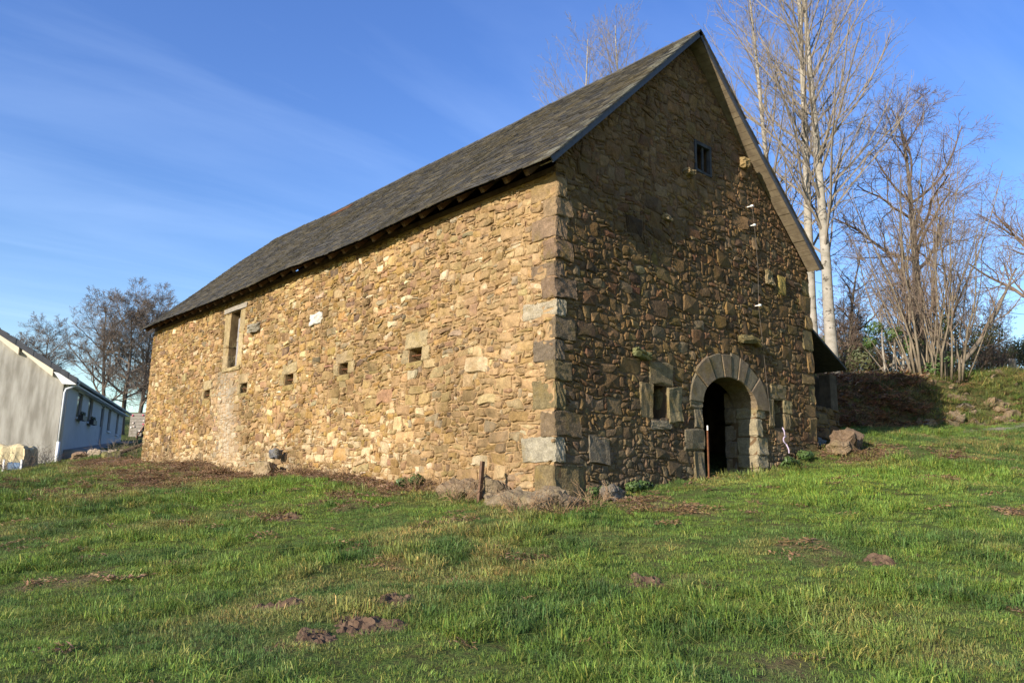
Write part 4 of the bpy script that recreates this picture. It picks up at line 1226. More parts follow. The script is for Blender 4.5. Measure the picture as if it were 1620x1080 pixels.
def shrub(name, loc, clumps, n, sz, mat, label, group=None, stem=True, cat='shrub'):
    root = empty(name, loc); tag(root, label, cat, group)
    mb = MB(); st = MB()
    for (x, y, z, rx, ry, rz) in clumps:
        leaves(mb, rl, (x, y, z), (rx, ry, rz), n, sz)
        pts, rad = limb(rl, np.array([x * 0.2, y * 0.2, -0.2]), np.array([x, y, z + 0.2]), sqrt(x * x + y * y + (z + .2) ** 2), 0.03, 0.01, 4, 0.08, 0)
        st.tube(pts, rad, 5)
    mb.build('foliage', mat, root); st.build('stem', MT['oak'], root)
    return root
shrub('ivy_clump', (21.8, 3.2, gz(21.8, 3.2)), [(0, 0, 1.75, .45, .45, .35), (-.3, .6, 2.0, .4, .4, .3), (.3, -.5, 1.2, .5, .5, .5), (-.1, .9, 1.5, .3, .3, .3)], 260, 0.06, MT['holly'], 'green ivy clump on the left side of the hazel stems')
shrub('ivy_clump', (22.0, 1.6, gz(22.0, 1.6)), [(0, 0, .6, .5, .5, .4), (.1, -.2, 2.2, .25, .25, .7), (-.2, .3, .3, .5, .5, .3)], 260, 0.055, MT['holly'], 'ivy growing up the middle of the hazel stems')
for k in range(9):
    w = rs.uniform(36, 50); px = [1385, 1420, 1535, 1560, 1585, 1610, 1350, 1470, 1630][k]
    lat = (px - 810) / F_PX * w
    x, y = CAM[0] + fw[0] / cos(PITCH) * w + rt[0] * lat, CAM[1] + fw[1] / cos(PITCH) * w + rt[1] * lat
    cl = [(rs.uniform(-1.2, 1.2), rs.uniform(-1.2, 1.2), rs.uniform(0.5, 2.2), .8, .8, .7) for _ in range(8)]
    shrub('broom_bush', (x, y, gz(x, y)), cl, 330, 0.075, MT['scrub'], 'olive green bush low in the thicket behind the bank', 'olive bushes behind the bank')
# far conifers
def conifer(seed, H):
    rng = np.random.RandomState(seed)
    root = empty('conifer', (0, 0, 0))
    MB().tube([(0, 0, -.3), (0, 0, H)], [0.16, 0.02], 6).build('trunk', MT['dark_bark'], root)
    mb = MB()
    for k in range(int(H * 13)):
        t = rng.uniform(0.06, 0.99)
        L = (1 - t) ** 0.8 * H * 0.24 + 0.15
        a = rng.uniform(0, 6.28); L *= rng.uniform(0.6, 1.15)
        d = np.array([cos(a), sin(a), -0.18 + 0.3 * t])
        for j in range(7):
            f = (j + 1) / 7; p = np.array([0, 0, t * H]) + d * L * f + np.array([0, 0, -0.1 * f * f * L])
            s = np.array([-d[1], d[0], 0]) * (0.20 * (1.3 - f)) * L * 0.6
            q = d * L * 0.13
            jz = rng.uniform(-0.08, 0.08)
            mb.add([p - s - q + [0, 0, jz], p + q * 0.6, p + s - q - [0, 0, jz], p - q * 1.6], [(0, 1, 2, 3)])
    mb.build('crown', MT['conifer'], root)
    return root
cps = [conifer(1, 9.5), conifer(2, 8.0)]
for k in range(14):
    w = rs.uniform(62, 85); px = 1535 + 9 * k + rs.uniform(-5, 5) if k < 11 else rs.uniform(1340, 1440)
    lat = (px - 810) / F_PX * w
    x, y = CAM[0] + fw[0] / cos(PITCH) * w + rt[0] * lat, CAM[1] + fw[1] / cos(PITCH) * w + rt[1] * lat
    o = cps[k] if k < 2 else copy_tree(cps[k % 2], (0, 0, 0), 0, 1)
    s = rs.uniform(0.42, 0.66)
    o.location = (x, y, gz(x, y) - 0.2); o.scale = (s * 1.25, s * 1.25, s); o.rotation_euler = (0, 0, rs.uniform(0, 6))
    tag(o, 'dark green conifer in the far plantation on the right', 'tree', 'conifers in the far plantation')
# white gate posts far right
for k, (px, lab) in enumerate([(1611, 'left of two pale fence posts at the far right edge'), (1617, 'right of two pale fence posts at the far right edge')]):
    w = 40.; lat = (px - 810) / F_PX * w
    x, y = CAM[0] + fw[0] / cos(PITCH) * w + rt[0] * lat, CAM[1] + fw[1] / cos(PITCH) * w + rt[1] * lat
    o = tag(MB().prism([(-.07, 0), (.07, 0), (.06, 1.0), (0, 1.08), (-.06, 1.0)], 1, -.06, .06).build('fence_post', MT['birch']), lab, 'post', 'pale fence posts at the right edge')
    o.location = (x, y, gz(x, y) - 0.1)
# overhead cable
tag(MB().tube([(22.5 + 1.9 * i, 9.5 - 1.1 * i, 8.9 + 0.02 * (i - 8) ** 2) for i in range(17)], 0.014, 4).build('overhead_cable', MT['dark_metal']), 'thin overhead cable crossing behind the poplar trunks', 'cable')
# mossy fallen branch on the bank
fb = limb(np.random.RandomState(8), np.array([23.6, 5.9, gz(23.6, 5.9) + 0.25]), np.array([0.9, -1.0, 0.12]), 3.2, 0.07, 0.02, 8, 0.08, 0.03)
tag(MB().tube(fb[0], fb[1], 6).build('fallen_branch', MT['hazel']), 'pale fallen branch lying across the reddish bracken behind the bank', 'branch')

# ------------------------------------------------------------------ the house on the left
HC = (-1.15, 27.54, 0.86)
house = empty('white_house', HC, radians(66.3))
tag(house, 'low roughcast white house with dark tile roof at the left edge', 'house')
MT['render'] = simple_mat('grey white roughcast', (0.44, 0.415, 0.36), 0.95, 0.05, 0.12, 1.5, 0.9, 60, col2=(0.26, 0.24, 0.20), stretch=(1, 2.5, 0.5))
MT['render_side'] = simple_mat('white render', (0.52, 0.50, 0.46), 0.95, 0.05, 0.06, 2, 0.5, 70)
MT['cream'] = simple_mat('cream render band', (0.74, 0.66, 0.50), 0.9, 0.05, 0.08, 3)
MT['tile'] = simple_mat('dark roof tile', (0.055, 0.058, 0.066), 0.55, 0.3, 0.3, 4)
MT['white_paint'] = simple_mat('white paint', (0.78, 0.78, 0.78), 0.5, 0.3, 0.04)
MT['zinc'] = simple_mat('zinc pipe', (0.52, 0.54, 0.57), 0.45, 0.5, 0.1)
MT['shutter'] = simple_mat('grey shutter', (0.30, 0.30, 0.32), 0.6, 0.3, 0.1)
MT['pane'] = simple_mat('dark pane', (0.02, 0.024, 0.03), 0.08, 0.6, 0.1)
HW, HL, HS = 9.6, 15.9, 0.62      # gable width, length, roof slope
EAVE = 3.42
def vz(y): return EAVE + 0.30 + HS * (y if y < HW / 2 else HW - y)
mb = MB().prism([(0, -1.2), (HW, -1.2), (HW, EAVE), (HW / 2, EAVE + HS * HW / 2), (0, EAVE)], 0, 0.0, HL)
mb.f = mb.f; hwall = mb.build('wall', MT['render'], house)
# painted side face, proud of the wall, with its openings framed on it
SO = [('window', 2.25, 3.35, 1.95, 3.05), ('window', 4.85, 5.95, 1.95, 3.10), ('door', 8.35, 9.25, 1.10, 3.05), ('window', 10.55, 11.45, 1.90, 3.08), ('window', 13.5, 14.3, 1.90, 3.08)]
us = sorted(set([0.15, HL] + [s[1] for s in SO] + [s[2] for s in SO])); mbs = MB()
for i in range(len(us) - 1):
    a, b = us[i], us[i + 1]; c = (a + b) / 2
    op = [s for s in SO if s[1] < c < s[2]]
    if op:
        mbs.box(a, b, -0.16, -0.002, -1.2, op[0][3]); mbs.box(a, b, -0.16, -0.002, op[0][4], EAVE + 0.05)
    else: mbs.box(a, b, -0.16, -0.002, -1.2, EAVE + 0.05)
mbs.build('side_render', MT['render_side'], house)
for k, (nm, a, b, c, d) in enumerate(SO):
    w = MB().box(a + 0.002, b - 0.002, -0.075, -0.045, c + 0.002, d - 0.002).build(nm, MT['shutter'], house)
    if nm == 'window':
        MB().box(a + 0.08, (a + b) / 2 - 0.04, -0.082, -0.0755, c + 0.08, d - 0.08).build('pane', MT['pane'], w)
        MB().box((a + b) / 2 + 0.04, b - 0.08, -0.082, -0.0755, c + 0.08, d - 0.08).build('pane', MT['pane'], w)
        MB().box(a - 0.06, b + 0.06, -0.24, -0.162, c - 0.06, c - 0.003).build('sill', MT['white_paint'], w)
        if k < 2:
            MB().box(a + 0.1, b - 0.1, -0.44, -0.25, c - 0.10, c + 0.12).build('window_box', MT['dark_metal'], w)
            lf = MB(); leaves(lf, rl, ((a + b) / 2, -0.34, c + 0.2), (0.45, 0.1, 0.1), 120, 0.04); lf.build('plants', MT['scrub'], w)
        MB().box(a - 0.05, b + 0.05, -0.20, -0.162, d + 0.003, d + 0.09).build('lintel_band', MT['white_paint'], w)
    else:
        MB().box(a + 0.1, b - 0.1, -0.085, -0.0755, c + 0.9, d - 0.1).build('pane', MT['pane'], w)
        MB().box(a + 0.06, a + 0.10, -0.11, -0.076, c + 0.95, c + 1.1).build('handle', MT['zinc'], w)
        MB().box(a - 0.05, b + 0.05, -0.20, -0.162, d + 0.003, d + 0.09).build('lintel_band', MT['white_paint'], w)
# roof slabs with stepped tile courses
rmb = MB()
for sd in (0, 1):
    n = 17; L = HW / 2 + 0.5
    for i in range(n):
        y0, y1 = -0.5 + L * i / n, -0.5 + L * (i + 1) / n + 0.03
        zl, zh = EAVE + 0.20 + HS * y0, EAVE + 0.20 + HS * y1
        yy = [(y0, zl), (y1, zh), (y1, zh + 0.03), (y0, zl + 0.055)]
        if sd: yy = [(HW - a, b) for a, b in yy][::-1]
        rmb.prism(yy[::-1], 0, 0.16, HL + 0.35)
hroof = rmb.build('roof', MT['tile'], house)
# verge tiles down the gable edge
for sd in (0, 1):
    y = -0.5; k = 0
    while y < HW / 2 - 0.05:
        y1 = min(y + 0.335, HW / 2)
        P4 = [(y, EAVE + 0.02 + HS * y), (y1, EAVE + 0.02 + HS * y1), (y1, EAVE + 0.26 + HS * y1), (y + 0.0, EAVE + 0.305 + HS * y)]
        if sd: P4 = [(HW - a, b) for a, b in P4][::-1]
        MB().prism(P4[::-1], 0, -0.17 - 0.012 * (k % 2), 0.158).build('verge_tile', MT['tile'], hroof)
        y = y1 + 0.006; k += 1
MB().prism([(y, z) for y, z in [(5.3 - 1.2, 6.55), (5.3, 6.55), (5.3, 6.9), (4.1, 6.9)]], 0, 3, 3.1).build('ridge_cap', MT['tile'], hroof)
# cream bands under the verge, each ending in a stub
for (ya, yb) in [(0.42, 1.62), (1.75, 3.0), (3.1, 4.3)]:
    z0 = EAVE + HS * ya
    MB().prism([(ya, z0 - 0.27), (ya + 0.5, z0 + HS * 0.5 - 0.20), (yb, EAVE + HS * yb - 0.07), (yb, EAVE + HS * yb + 0.015), (ya, z0 + 0.015)][::-1], 0, -0.16, -0.003).build('verge_stub', MT['cream'], house)
MB().prism([(-0.48, EAVE - 0.30), (0.02, EAVE - 0.30), (0.40, EAVE + 0.19), (0.2, EAVE + 0.14), (-0.48, EAVE - 0.25)][::-1], 0, -0.165, 0.14).build('eave_box', MT['white_paint'], house)
MB().box(0.145, HL + 0.2, -0.46, -0.17, EAVE - 0.30, EAVE - 0.26).build('soffit', MT['white_paint'], house)
gut = []
for i in range(7):
    a = pi + pi * i / 6; gut.append((-0.54 + 0.075 * cos(a), EAVE - 0.13 + 0.075 * sin(a)))
gut += [(-0.475, EAVE - 0.125), (-0.605, EAVE - 0.125)]
MB().prism(gut, 0, -0.10, HL + 0.3).build('gutter', MT['zinc'], house)
MB().tube([(0.05, -0.54, EAVE - 0.2), (0.04, -0.50, EAVE - 0.30), (0.0, -0.28, EAVE - 0.42), (-0.03, -0.12, EAVE - 0.50), (-0.04, -0.08, EAVE - 0.65), (-0.04, -0.08, 0.75)], 0.05, 10).build('downpipe', MT['zinc'], house, smooth=True)
MB().tube([(-0.04, -0.08, 0.75), (-0.04, -0.08, -0.35)], 0.065, 10).build('downpipe_shoe', MT['white_paint'], house, smooth=True)

def hw(x, y, z=0):   # house local -> world
    c, s = cos(radians(66.3)), sin(radians(66.3))
    return np.array([HC[0] + x * c - y * s, HC[1] + x * s + y * c, HC[2] + z])
# terrace along the house
mb = MB(); N = 14
for i in range(N):
    x0, x1 = 0.6 + i * 1.15, 0.6 + (i + 1) * 1.15
    q = [hw(x0, -0.17), hw(x0, -2.3), hw(x1, -2.3), hw(x1, -0.17)]
    zz = [0.42 + 0.075 * x0, 0.42 + 0.075 * x0, 0.42 + 0.075 * x1, 0.42 + 0.075 * x1]
    V = [(p[0], p[1], HC[2] + z) for p, z in zip(q, zz)] + [(p[0], p[1], HC[2] + z - 0.8) for p, z in zip(q, zz)]
    mb.add(V, [(0, 1, 2, 3), (0, 4, 5, 1), (1, 5, 6, 2), (2, 6, 7, 3), (3, 7, 4, 0)])
terr = mb.build('terrace', simple_mat('terrace concrete', (0.24, 0.22, 0.20), 0.95, 0.05, 0.2, 3, 0.5, 30)); terr['kind'] = 'structure'

# black garden chair
MT['black_plastic'] = simple_mat('black plastic', (0.012, 0.016, 0.016), 0.45, 0.4, 0.1)
cpos = hw(11.6, -1.9); cz = HC[2] + 0.42 + 0.075 * 11.6
chair = empty('garden_chair', (cpos[0], cpos[1], cz), radians(66.3 - 60))
tag(chair, 'black plastic garden armchair on the terrace beside the white house', 'chair')
MB().box(-.25, .25, -.25, .25, .40, .44).build('seat', MT['black_plastic'], chair)
MB().prism([(-.25, .44), (-.21, .44), (-.34, .92), (-.38, .90)], 0, -.25, .25).build('backrest', MT['black_plastic'], chair)
for sx in (-1, 1):
    for sy in (-1, 1):
        MB().tube([(sx * .23, sy * .22, .41), (sx * .28, sy * .30, 0)], [.03, .022], 6).build('leg', MT['black_plastic'], chair)
    MB().tube([(sx * .27, -.33, .66), (sx * .29, 0, .67), (sx * .28, .24, .65), (sx * .26, .27, .42)], .026, 6).build('armrest', MT['black_plastic'], chair)
# climbing board and swing frame beyond the terrace
cb = empty('climbing_board', (8.05, 47.75, gz(8.05, 47.75)), radians(-42))
tag(cb, 'grey plank climbing board with coloured holds behind the house corner', 'climbing wall')
for k in range(8):
    MB().box(-0.62, 0.42, -0.03, 0.0 - 0.004 * (k % 2), 0.12 + k * 0.20, 0.305 + k * 0.20).build('plank', MT['wood_grey'], cb)
rc = np.random.RandomState(4)
for k in range(10):
    cc = [(0.5, 0.06, 0.12), (0.6, 0.5, 0.45), (0.75, 0.72, 0.65)][k % 3]
    m = bpy.data.materials.get('hold %d' % (k % 3)) or simple_mat('hold %d' % (k % 3), cc, 0.5, 0.3, 0.05)
    o = MB().add(*rough_box(.11, .08, .10, 70 + k, .03, .006, 3)).build('climbing_hold', m, cb)
    o.location = (rc.uniform(-.5, .35), -0.06, rc.uniform(.2, 1.6))
sw = empty('swing_frame', (8.75, 47.0, gz(8.75, 47.0)), radians(-42))
tag(sw, 'timber A-frame swing between the white house and the barn', 'swing')
MT['swing_wood'] = simple_mat('reddish timber', (0.33, 0.18, 0.12), 0.8, 0.1, 0.2)
for nm, a, b in [('leg', (-0.75, -0.7, 0), (0.15, 0, 2.35)), ('leg', (-0.75, 0.9, 0), (0.15, 0.1, 2.35)), ('leg', (3.2, -.8, 0), (2.6, 0, 2.35)), ('leg', (3.2, .8, 0), (2.6, 0, 2.35)), ('top_beam', (0, 0, 2.33), (2.75, 0, 2.33))]:
    MB().tube([a, b], 0.05, 7).build(nm, MT['swing_wood'], sw)
for x in (0.55, 0.95):
    MB().tube([(x, 0, 2.3), (x, 0, 0.55)], 0.012, 5).build('rope', MT['white_china'], sw)
MB().box(0.5, 1.0, -.1, .1, .52, .55).build('swing_seat', MT['white_paint'], sw)
sl = empty('toy_slide', (8.3, 44.0, gz(8.3, 44.0)), radians(-42))
tag(sl, 'turquoise toy slide end poking out behind the barn corner', 'toy')
MB().prism([(-0.1, 0.25), (0.0, 0.2), (0.9, 0.55), (1.6, 1.2), (1.6, 1.25), (0.85, 0.62), (0.0, 0.27)], 1, -0.25, 0.25).build('chute', simple_mat('turquoise plastic', (0.02, 0.30, 0.32), 0.4, 0.4, 0.05), sl)
for y in (-.22, .22): MB().tube([(1.55, y, 1.2), (1.75, y, 0)], 0.03, 6).build('leg', MT['wood_grey'], sl)

# covered stack by the gable of the house
cs = empty('covered_stack', (-2.95, 25.75, 0.30), radians(-38))
tag(cs, 'stack under a cream sheet with a blue crate, at the left edge', 'covered stack')
def sheet():
    mb = MB(); N = 18
    for i in range(N):
        for j in range(N):
            q = []
            for a, b in ((i, j), (i + 1, j), (i + 1, j + 1), (i, j + 1)):
                u, v = a / N * 2 - 1, b / N * 2 - 1
                r = max(abs(u), abs(v))
                dr = max(0, r - 0.62)
                x, y = (u if abs(u) < .62 else math.copysign(.62 + (abs(u) - .62) * .15, u)) * 1.05, (v if abs(v) < .62 else math.copysign(.62 + (abs(v) - .62) * .15, v)) * 0.75
                z = 1.02 - dr * 2.0 + 0.04 * sin(9 * u + 4 * v) - 0.03 * cos(11 * v) - 0.06 * (u * u)
                x += 0.03 * sin(14 * v) * (dr > 0); y += 0.03 * sin(15 * u) * (dr > 0)
                q.append((x, y, z))
            mb.add(q, [(0, 1, 2, 3)])
    return mb
sheet().build('cream_sheet', simple_mat('cream tarpaulin', (0.48, 0.40, 0.235), 0.7, 0.2, 0.1, 3), cs, smooth=True)
MB().add(*rough_box(.5, .4, .34, 5, .03, .004, 4)).build('blue_crate', simple_mat('blue plastic crate', (0.09, 0.15, 0.24), 0.5, 0.3, 0.1), cs).location = (0.42, -0.45, 0.2)
for x in (0.10, 0.72): MB().box(x - .03, x + .03, -.72, -.66, 0, .48).build('white_leg', MT['white_paint'], cs)
# earth and stones tipped by the terrace end, a rotten beam, a stump
for k, (x, y, s, c, lab) in enumerate([(-0.55, 26.2, 0.55, (0.30, 0.20, 0.13), 'reddish stone in the earth heap next to the downpipe'), (-0.15, 25.6, 0.6, (0.34, 0.27, 0.19), 'tan stone in the middle of the heap by the terrace'),
                               (0.35, 24.8, 0.5, (0.30, 0.24, 0.17), 'brown stone at the right of the heap below the terrace'), (0.05, 24.0, 0.62, (0.17, 0.16, 0.06), 'mossy mound stone left of the far barn corner')]):
    boulder('boulder', (x, y, gz(x, y) + 0.08), (s, s * .8, s * .6), 850 + k, k, c, lab, group='stones heaped by the terrace')
bmv = MB().tube([(0, 0, 0), (1.5, .2, .65)], [.08, .07], 7).build('rotten_beam', MT['wood_brown']); bmv.location = (0.15, 24.1, gz(0.15, 24.1) + .1)
tag(bmv, 'dark rotten beam leaning on the heap left of the barn', 'beam')

MT['straw'] = bark_material('dry straw', (0.30, 0.20, 0.115), (0.20, 0.125, 0.07))
# bare little shrubs: dead stalks by the house and along the wall foot
def twig_bush(name, loc, h, n, seed, mat, label, group, spread=0.45, cat='shrub'):
    rng = np.random.RandomState(seed)
    root = empty(name, loc); tag(root, label, cat, group)
    st = MB(); tw = MB()
    for k in range(n):
        a = rng.uniform(0, 6.28)
        d = np.array([cos(a) * spread, sin(a) * spread, 1.0]); L = h * rng.uniform(.6, 1.1)
        pts, rad = limb(rng, np.array([cos(a) * .1, sin(a) * .1, -.05]), d, L, .007, .003, 5, .16, -0.03)
        st.tube(pts, rad, 4, cap=False)
        for j in range(6):
            i = rng.randint(1, 6); tg = pts[i] - pts[i - 1]; tg /= np.linalg.norm(tg)
            p2, r2 = limb(rng, pts[i], tg * .7 + perp(tg, rng) * .6, L * .4, .004, .002, 3, .2, -.02)
            tw.tube(p2, r2, 3, cap=False)
    st.build('stem', mat, root, kind='stuff'); tw.build('twigs', mat, root, kind='stuff')
    return root
for k, (x, y, h, lab) in enumerate([(-2.6, 24.9, 1.0, 'bare twiggy shrub in front of the cream covered stack'), (-1.95, 25.9, 0.85, 'bare shrub between the covered stack and the downpipe'),
        (-1.55, 26.3, 0.75, 'low bare shrub just left of the downpipe foot'), (-3.2, 24.6, 1.1, 'bare shrub at the very left edge before the house'), (0.55, 22.6, 1.25, 'tall dead stalks at the far corner of the barn'), (-0.2, 22.9, 0.9, 'dead stalks left of the far barn corner')]):
    twig_bush('bare_shrub', (x, y, gz(x, y)), h, 16, 200 + k, MT['dark_twig'] if k < 4 else MT['hazel'], lab, 'bare shrubs before the house')
for k, (x, y, h, lab) in enumerate([(-0.35, 6.1, .45, 'dead weed tuft at the wall foot between the two nearest slots'), (-0.4, 7.9, .5, 'dead weed tuft at the wall foot below the third slot'),
        (-0.45, 3.0, .45, 'dead weed tuft at the wall foot left of the rounded boulder'), (-0.75, 1.45, .5, 'dry stalks beside the rusty stake'), (-0.85, -0.1, .5, 'dry stalks in front of the large corner boulder'),
        (-0.5, -0.65, .42, 'straw coloured stalks at the foot of the corner block'), (0.3, -0.55, .40, 'small dead weed under the gable corner'), (-0.5, 12.5, .5, 'dead weed tuft below the tall wall opening'), (-0.5, 16.5, .5, 'dead weed tuft near the far end of the wall')]):
    twig_bush('dead_weed', (x, y, gz(x, y)), h, 20, 230 + k, MT['straw'], lab, 'dead weeds at the foot of the barn', .8, 'weed')

for k, (x, y, lab) in enumerate([(0.95, -0.22, 'green weeds at the foot of the gable near the corner'), (1.75, -0.2, 'green weeds at the foot of the gable below the left window'), (7.1, -0.22, 'green weeds below the lilac rope'), (7.9, -0.25, 'green weeds at the gable foot near the right corner'), (-0.3, 3.35, 'green weed tuft at the foot of the long wall')]):
    shrub('green_weed', (x, y, gz(x, y)), [(rl.uniform(-.3, .3), rl.uniform(-.1, .05), rl.uniform(.05, .16), .2, .12, .1) for _ in range(4)], 130, 0.035, MT['holly'], lab, 'green weeds at the foot of the barn', cat='weed')
# molehills and scraped earth
MT['earth'] = simple_mat('molehill earth', (0.085, 0.053, 0.034), 0.95, 0.05, 0.3, 9, 1.0, 40, col2=(0.15, 0.098, 0.062))
def gpos(px, py, w0, w1):
    """where the line of sight through a point of the meadow meets the ground"""
    d = rt2 * (px - PW / 2) / F_PX - up2 * (py - PH / 2) / F_PX + fw
    ws = np.arange(w0, w1, 0.05); Q = CAM + d * ws[:, None]
    hit = np.where(Q[:, 2] < ground_z(Q[:, 0], Q[:, 1]))[0]
    return Q[hit[0]] if len(hit) else Q[-1]
mole = [(455, 820, .34, 'tan molehill in the grass left of the large corner boulder'), (1020, 922, .24, 'small molehill in the grass below the doorway'), (620, 950, .30, 'brown molehill in the middle of the meadow'),
        (575, 990, .42, 'widest heap of scraped brown earth in the foreground'), (440, 960, .26, 'dark molehill left of the scraped earth'), (130, 792, .4, 'flattened earth heap near the house side of the meadow'),
        (1390, 885, .22, 'small molehill in the right foreground'), (300, 805, .25, 'little brown molehill left of the tan one'), (500, 1010, .25, 'earth scrape with straw near the bottom edge')]
MOLES = []
for k, (px, py, r, lab) in enumerate(mole):
    p = gpos(px, py, 4, 30); MOLES.append((p, r))
    N = 26
    uu, vv = np.meshgrid(np.linspace(-1, 1, N), np.linspace(-1, 1, N))
    R = r * 1.15 * (1 + 0.5 * (vnoise(np.arctan2(vv, uu) * 1.5 + 9, uu * 0 + k, 4) - 0.5))
    X, Y = uu * R, vv * R
    rr = np.minimum(1, np.hypot(uu, vv))
    hh = r * 0.03 * (1 - rr) ** 0.9 + (1 - rr ** 3) * (0.085 * (fbm((X + p[0]) * 11, (Y + p[1]) * 11, 3, 3) - 0.35) + 0.045 * (vnoise((X + p[0]) * 30, (Y + p[1]) * 30, 8) - 0.4)) - 0.05 * rr ** 3
    Z = ground_z(X + p[0], Y + p[1]) + hh - p[2]
    V = np.stack([X.ravel(), Y.ravel(), Z.ravel()], 1)
    fi = (np.arange(N - 1)[:, None] * N + np.arange(N - 1)[None, :]).ravel()
    o = MB().add(V, [(a, a + 1, a + N + 1, a + N) for a in fi.tolist()]).build('molehill', MT['earth']); o.location = p
    tag(o, lab, 'molehill', 'molehills in the meadow')

# ------------------------------------------------------------------ grass: tufts scattered as points
def blade(mb, rng, x, y, h, w, lean, az, col=None):
    d = np.array([cos(az), sin(az), 0.0]); s = np.array([-sin(az), cos(az), 0.0])
    tw = rng.uniform(-0.9, 0.9); s = s * cos(tw) + d * sin(tw)
    b = np.array([x, y, -0.02])
    m = b + d * lean * h * 0.35 + np.array([0, 0, h * 0.62])
    t = b + d * lean * h + np.array([0, 0, h * (1.0 - 0.35 * lean)])
    mb.add([b - s * w / 2, b + s * w / 2, m + s * w * 0.36, m - s * w * 0.36, t], [(0, 1, 2, 3), (3, 2, 4)], col)
def tuft(name, seed, n, rad, h0, h1, w, lean, mats, green=True, straw=0.06):
    rng = np.random.RandomState(seed); mb = MB()
    for k in range(n):
        a = rng.uniform(0, 6.28); r = rad * sqrt(rng.rand())
        hh = rng.uniform(h0, h1)
        st = rng.rand() < straw
        g = rng.uniform(0.7, 1.3)
        c = (1.9 * g, 1.25 * g, 1.5 * g) if st else (g * rng.uniform(.85, 1.15), g, g * rng.uniform(.8, 1.2))
        blade(mb, rng, r * cos(a), r * sin(a), hh, w * rng.uniform(.7, 1.3), abs(rng.normal(0, lean)) + (0.6 if st else 0), a + rng.normal(0, 1.0), c)
    me = mb.mesh(name, mats)
    return bpy.data.objects.new(name, me)
def grass_material():
    m, nt, b = new_mat('grass blade', 0.55, 0.25)
    a1 = nt.nodes.new('ShaderNodeAttribute'); a1.attribute_name = 'tint'; a1.attribute_type = 'INSTANCER'
    a2 = nt.nodes.new('ShaderNodeAttribute'); a2.attribute_name = 'col'
    c = mixc(nt, 1.0, a1.outputs['Color'], a2.outputs['Color'], 'MULTIPLY')
    nt.links.new(c, b.inputs['Base Color'])
    tr = nt.nodes.new('ShaderNodeBsdfTranslucent'); nt.links.new(c, tr.inputs['Color'])
    mx = nt.nodes.new('ShaderNodeMixShader'); mx.inputs[0].default_value = 0.30
    nt.links.new(b.outputs[0], mx.inputs[1]); nt.links.new(tr.outputs[0], mx.inputs[2])
    nt.links.new(mx.outputs[0], nt.nodes['Material Output'].inputs['Surface'])
    return m
GM = grass_material()
def coll(name, objs):
    c = bpy.data.collections.new(name)
    for o in objs: c.objects.link(o)
    return c
C_GRASS = coll('grass tufts', [tuft('tuft_%02d' % k, 100 + k, 85, 0.17, 0.022, 0.075, 0.0058, 0.75, GM, straw=0.17) for k in range(6)] +
               [tuft('tuft_%02d' % (6 + k), 120 + k, 75, 0.11, 0.06, 0.17, 0.007, 0.9, GM, straw=0.14) for k in range(3)] +
               [tuft('tuft_%02d' % (9 + k), 130 + k, 60, 0.20, 0.03, 0.13, 0.006, 1.2, GM, straw=0.75) for k in range(2)])
def litter(name, seed, n):
    rng = np.random.RandomState(seed); mb = MB()
    for k in range(n):
        x, y = rng.uniform(-.2, .2, 2); a = rng.uniform(0, 6.28); L = rng.uniform(.02, .11); w = rng.uniform(.002, .008) if rng.rand() < .7 else rng.uniform(.008, .02)
        d = np.array([cos(a), sin(a), rng.uniform(-.1, .45)]) * L; s = np.array([-sin(a), cos(a), rng.uniform(-.4, .4)]) * w
        p = np.array([x, y, rng.uniform(0.0, .04)]); g = rng.uniform(.55, 1.5)
        mb.add([p - s, p + d * .5 - s * 1.2 + [0, 0, .012], p + d, p + s], [(0, 1, 2, 3)], (g, g * rng.uniform(.8, 1.1), g * rng.uniform(.7, 1.1)))
    return bpy.data.objects.new(name, mb.mesh(name, GM))
C_LIT = coll('leaf litter', [litter('litter_%02d' % k, 300 + k, 60) for k in range(5)])

def scatter_group():
    ng = bpy.data.node_groups.new('scatter', 'GeometryNodeTree')
    ng.interface.new_socket('Geometry', in_out='INPUT', socket_type='NodeSocketGeometry')
    ng.interface.new_socket('Collection', in_out='INPUT', socket_type='NodeSocketCollection')
    ng.interface.new_socket('Geometry', in_out='OUTPUT', socket_type='NodeSocketGeometry')
    N, Lk = ng.nodes, ng.links
    gi, go = N.new('NodeGroupInput'), N.new('NodeGroupOutput')
    iop = N.new('GeometryNodeInstanceOnPoints'); ci = N.new('GeometryNodeCollectionInfo')
    ci.inputs['Separate Children'].default_value = True; ci.inputs['Reset Children'].default_value = True
    def named(nm, t):
        n = N.new('GeometryNodeInputNamedAttribute'); n.data_type = t; n.inputs['Name'].default_value = nm; return n.outputs[0]
    Lk.new(gi.outputs['Geometry'], iop.inputs['Points']); Lk.new(gi.outputs['Collection'], ci.inputs['Collection'])
    Lk.new(ci.outputs[0], iop.inputs['Instance']); iop.inputs['Pick Instance'].default_value = True
    Lk.new(named('idx', 'INT'), iop.inputs['Instance Index'])
    Lk.new(named('rot', 'FLOAT_VECTOR'), iop.inputs['Rotation'])
    Lk.new(named('scl', 'FLOAT_VECTOR'), iop.inputs['Scale'])
    Lk.new(iop.outputs[0], go.inputs[0])
    return ng
SG = scatter_group()
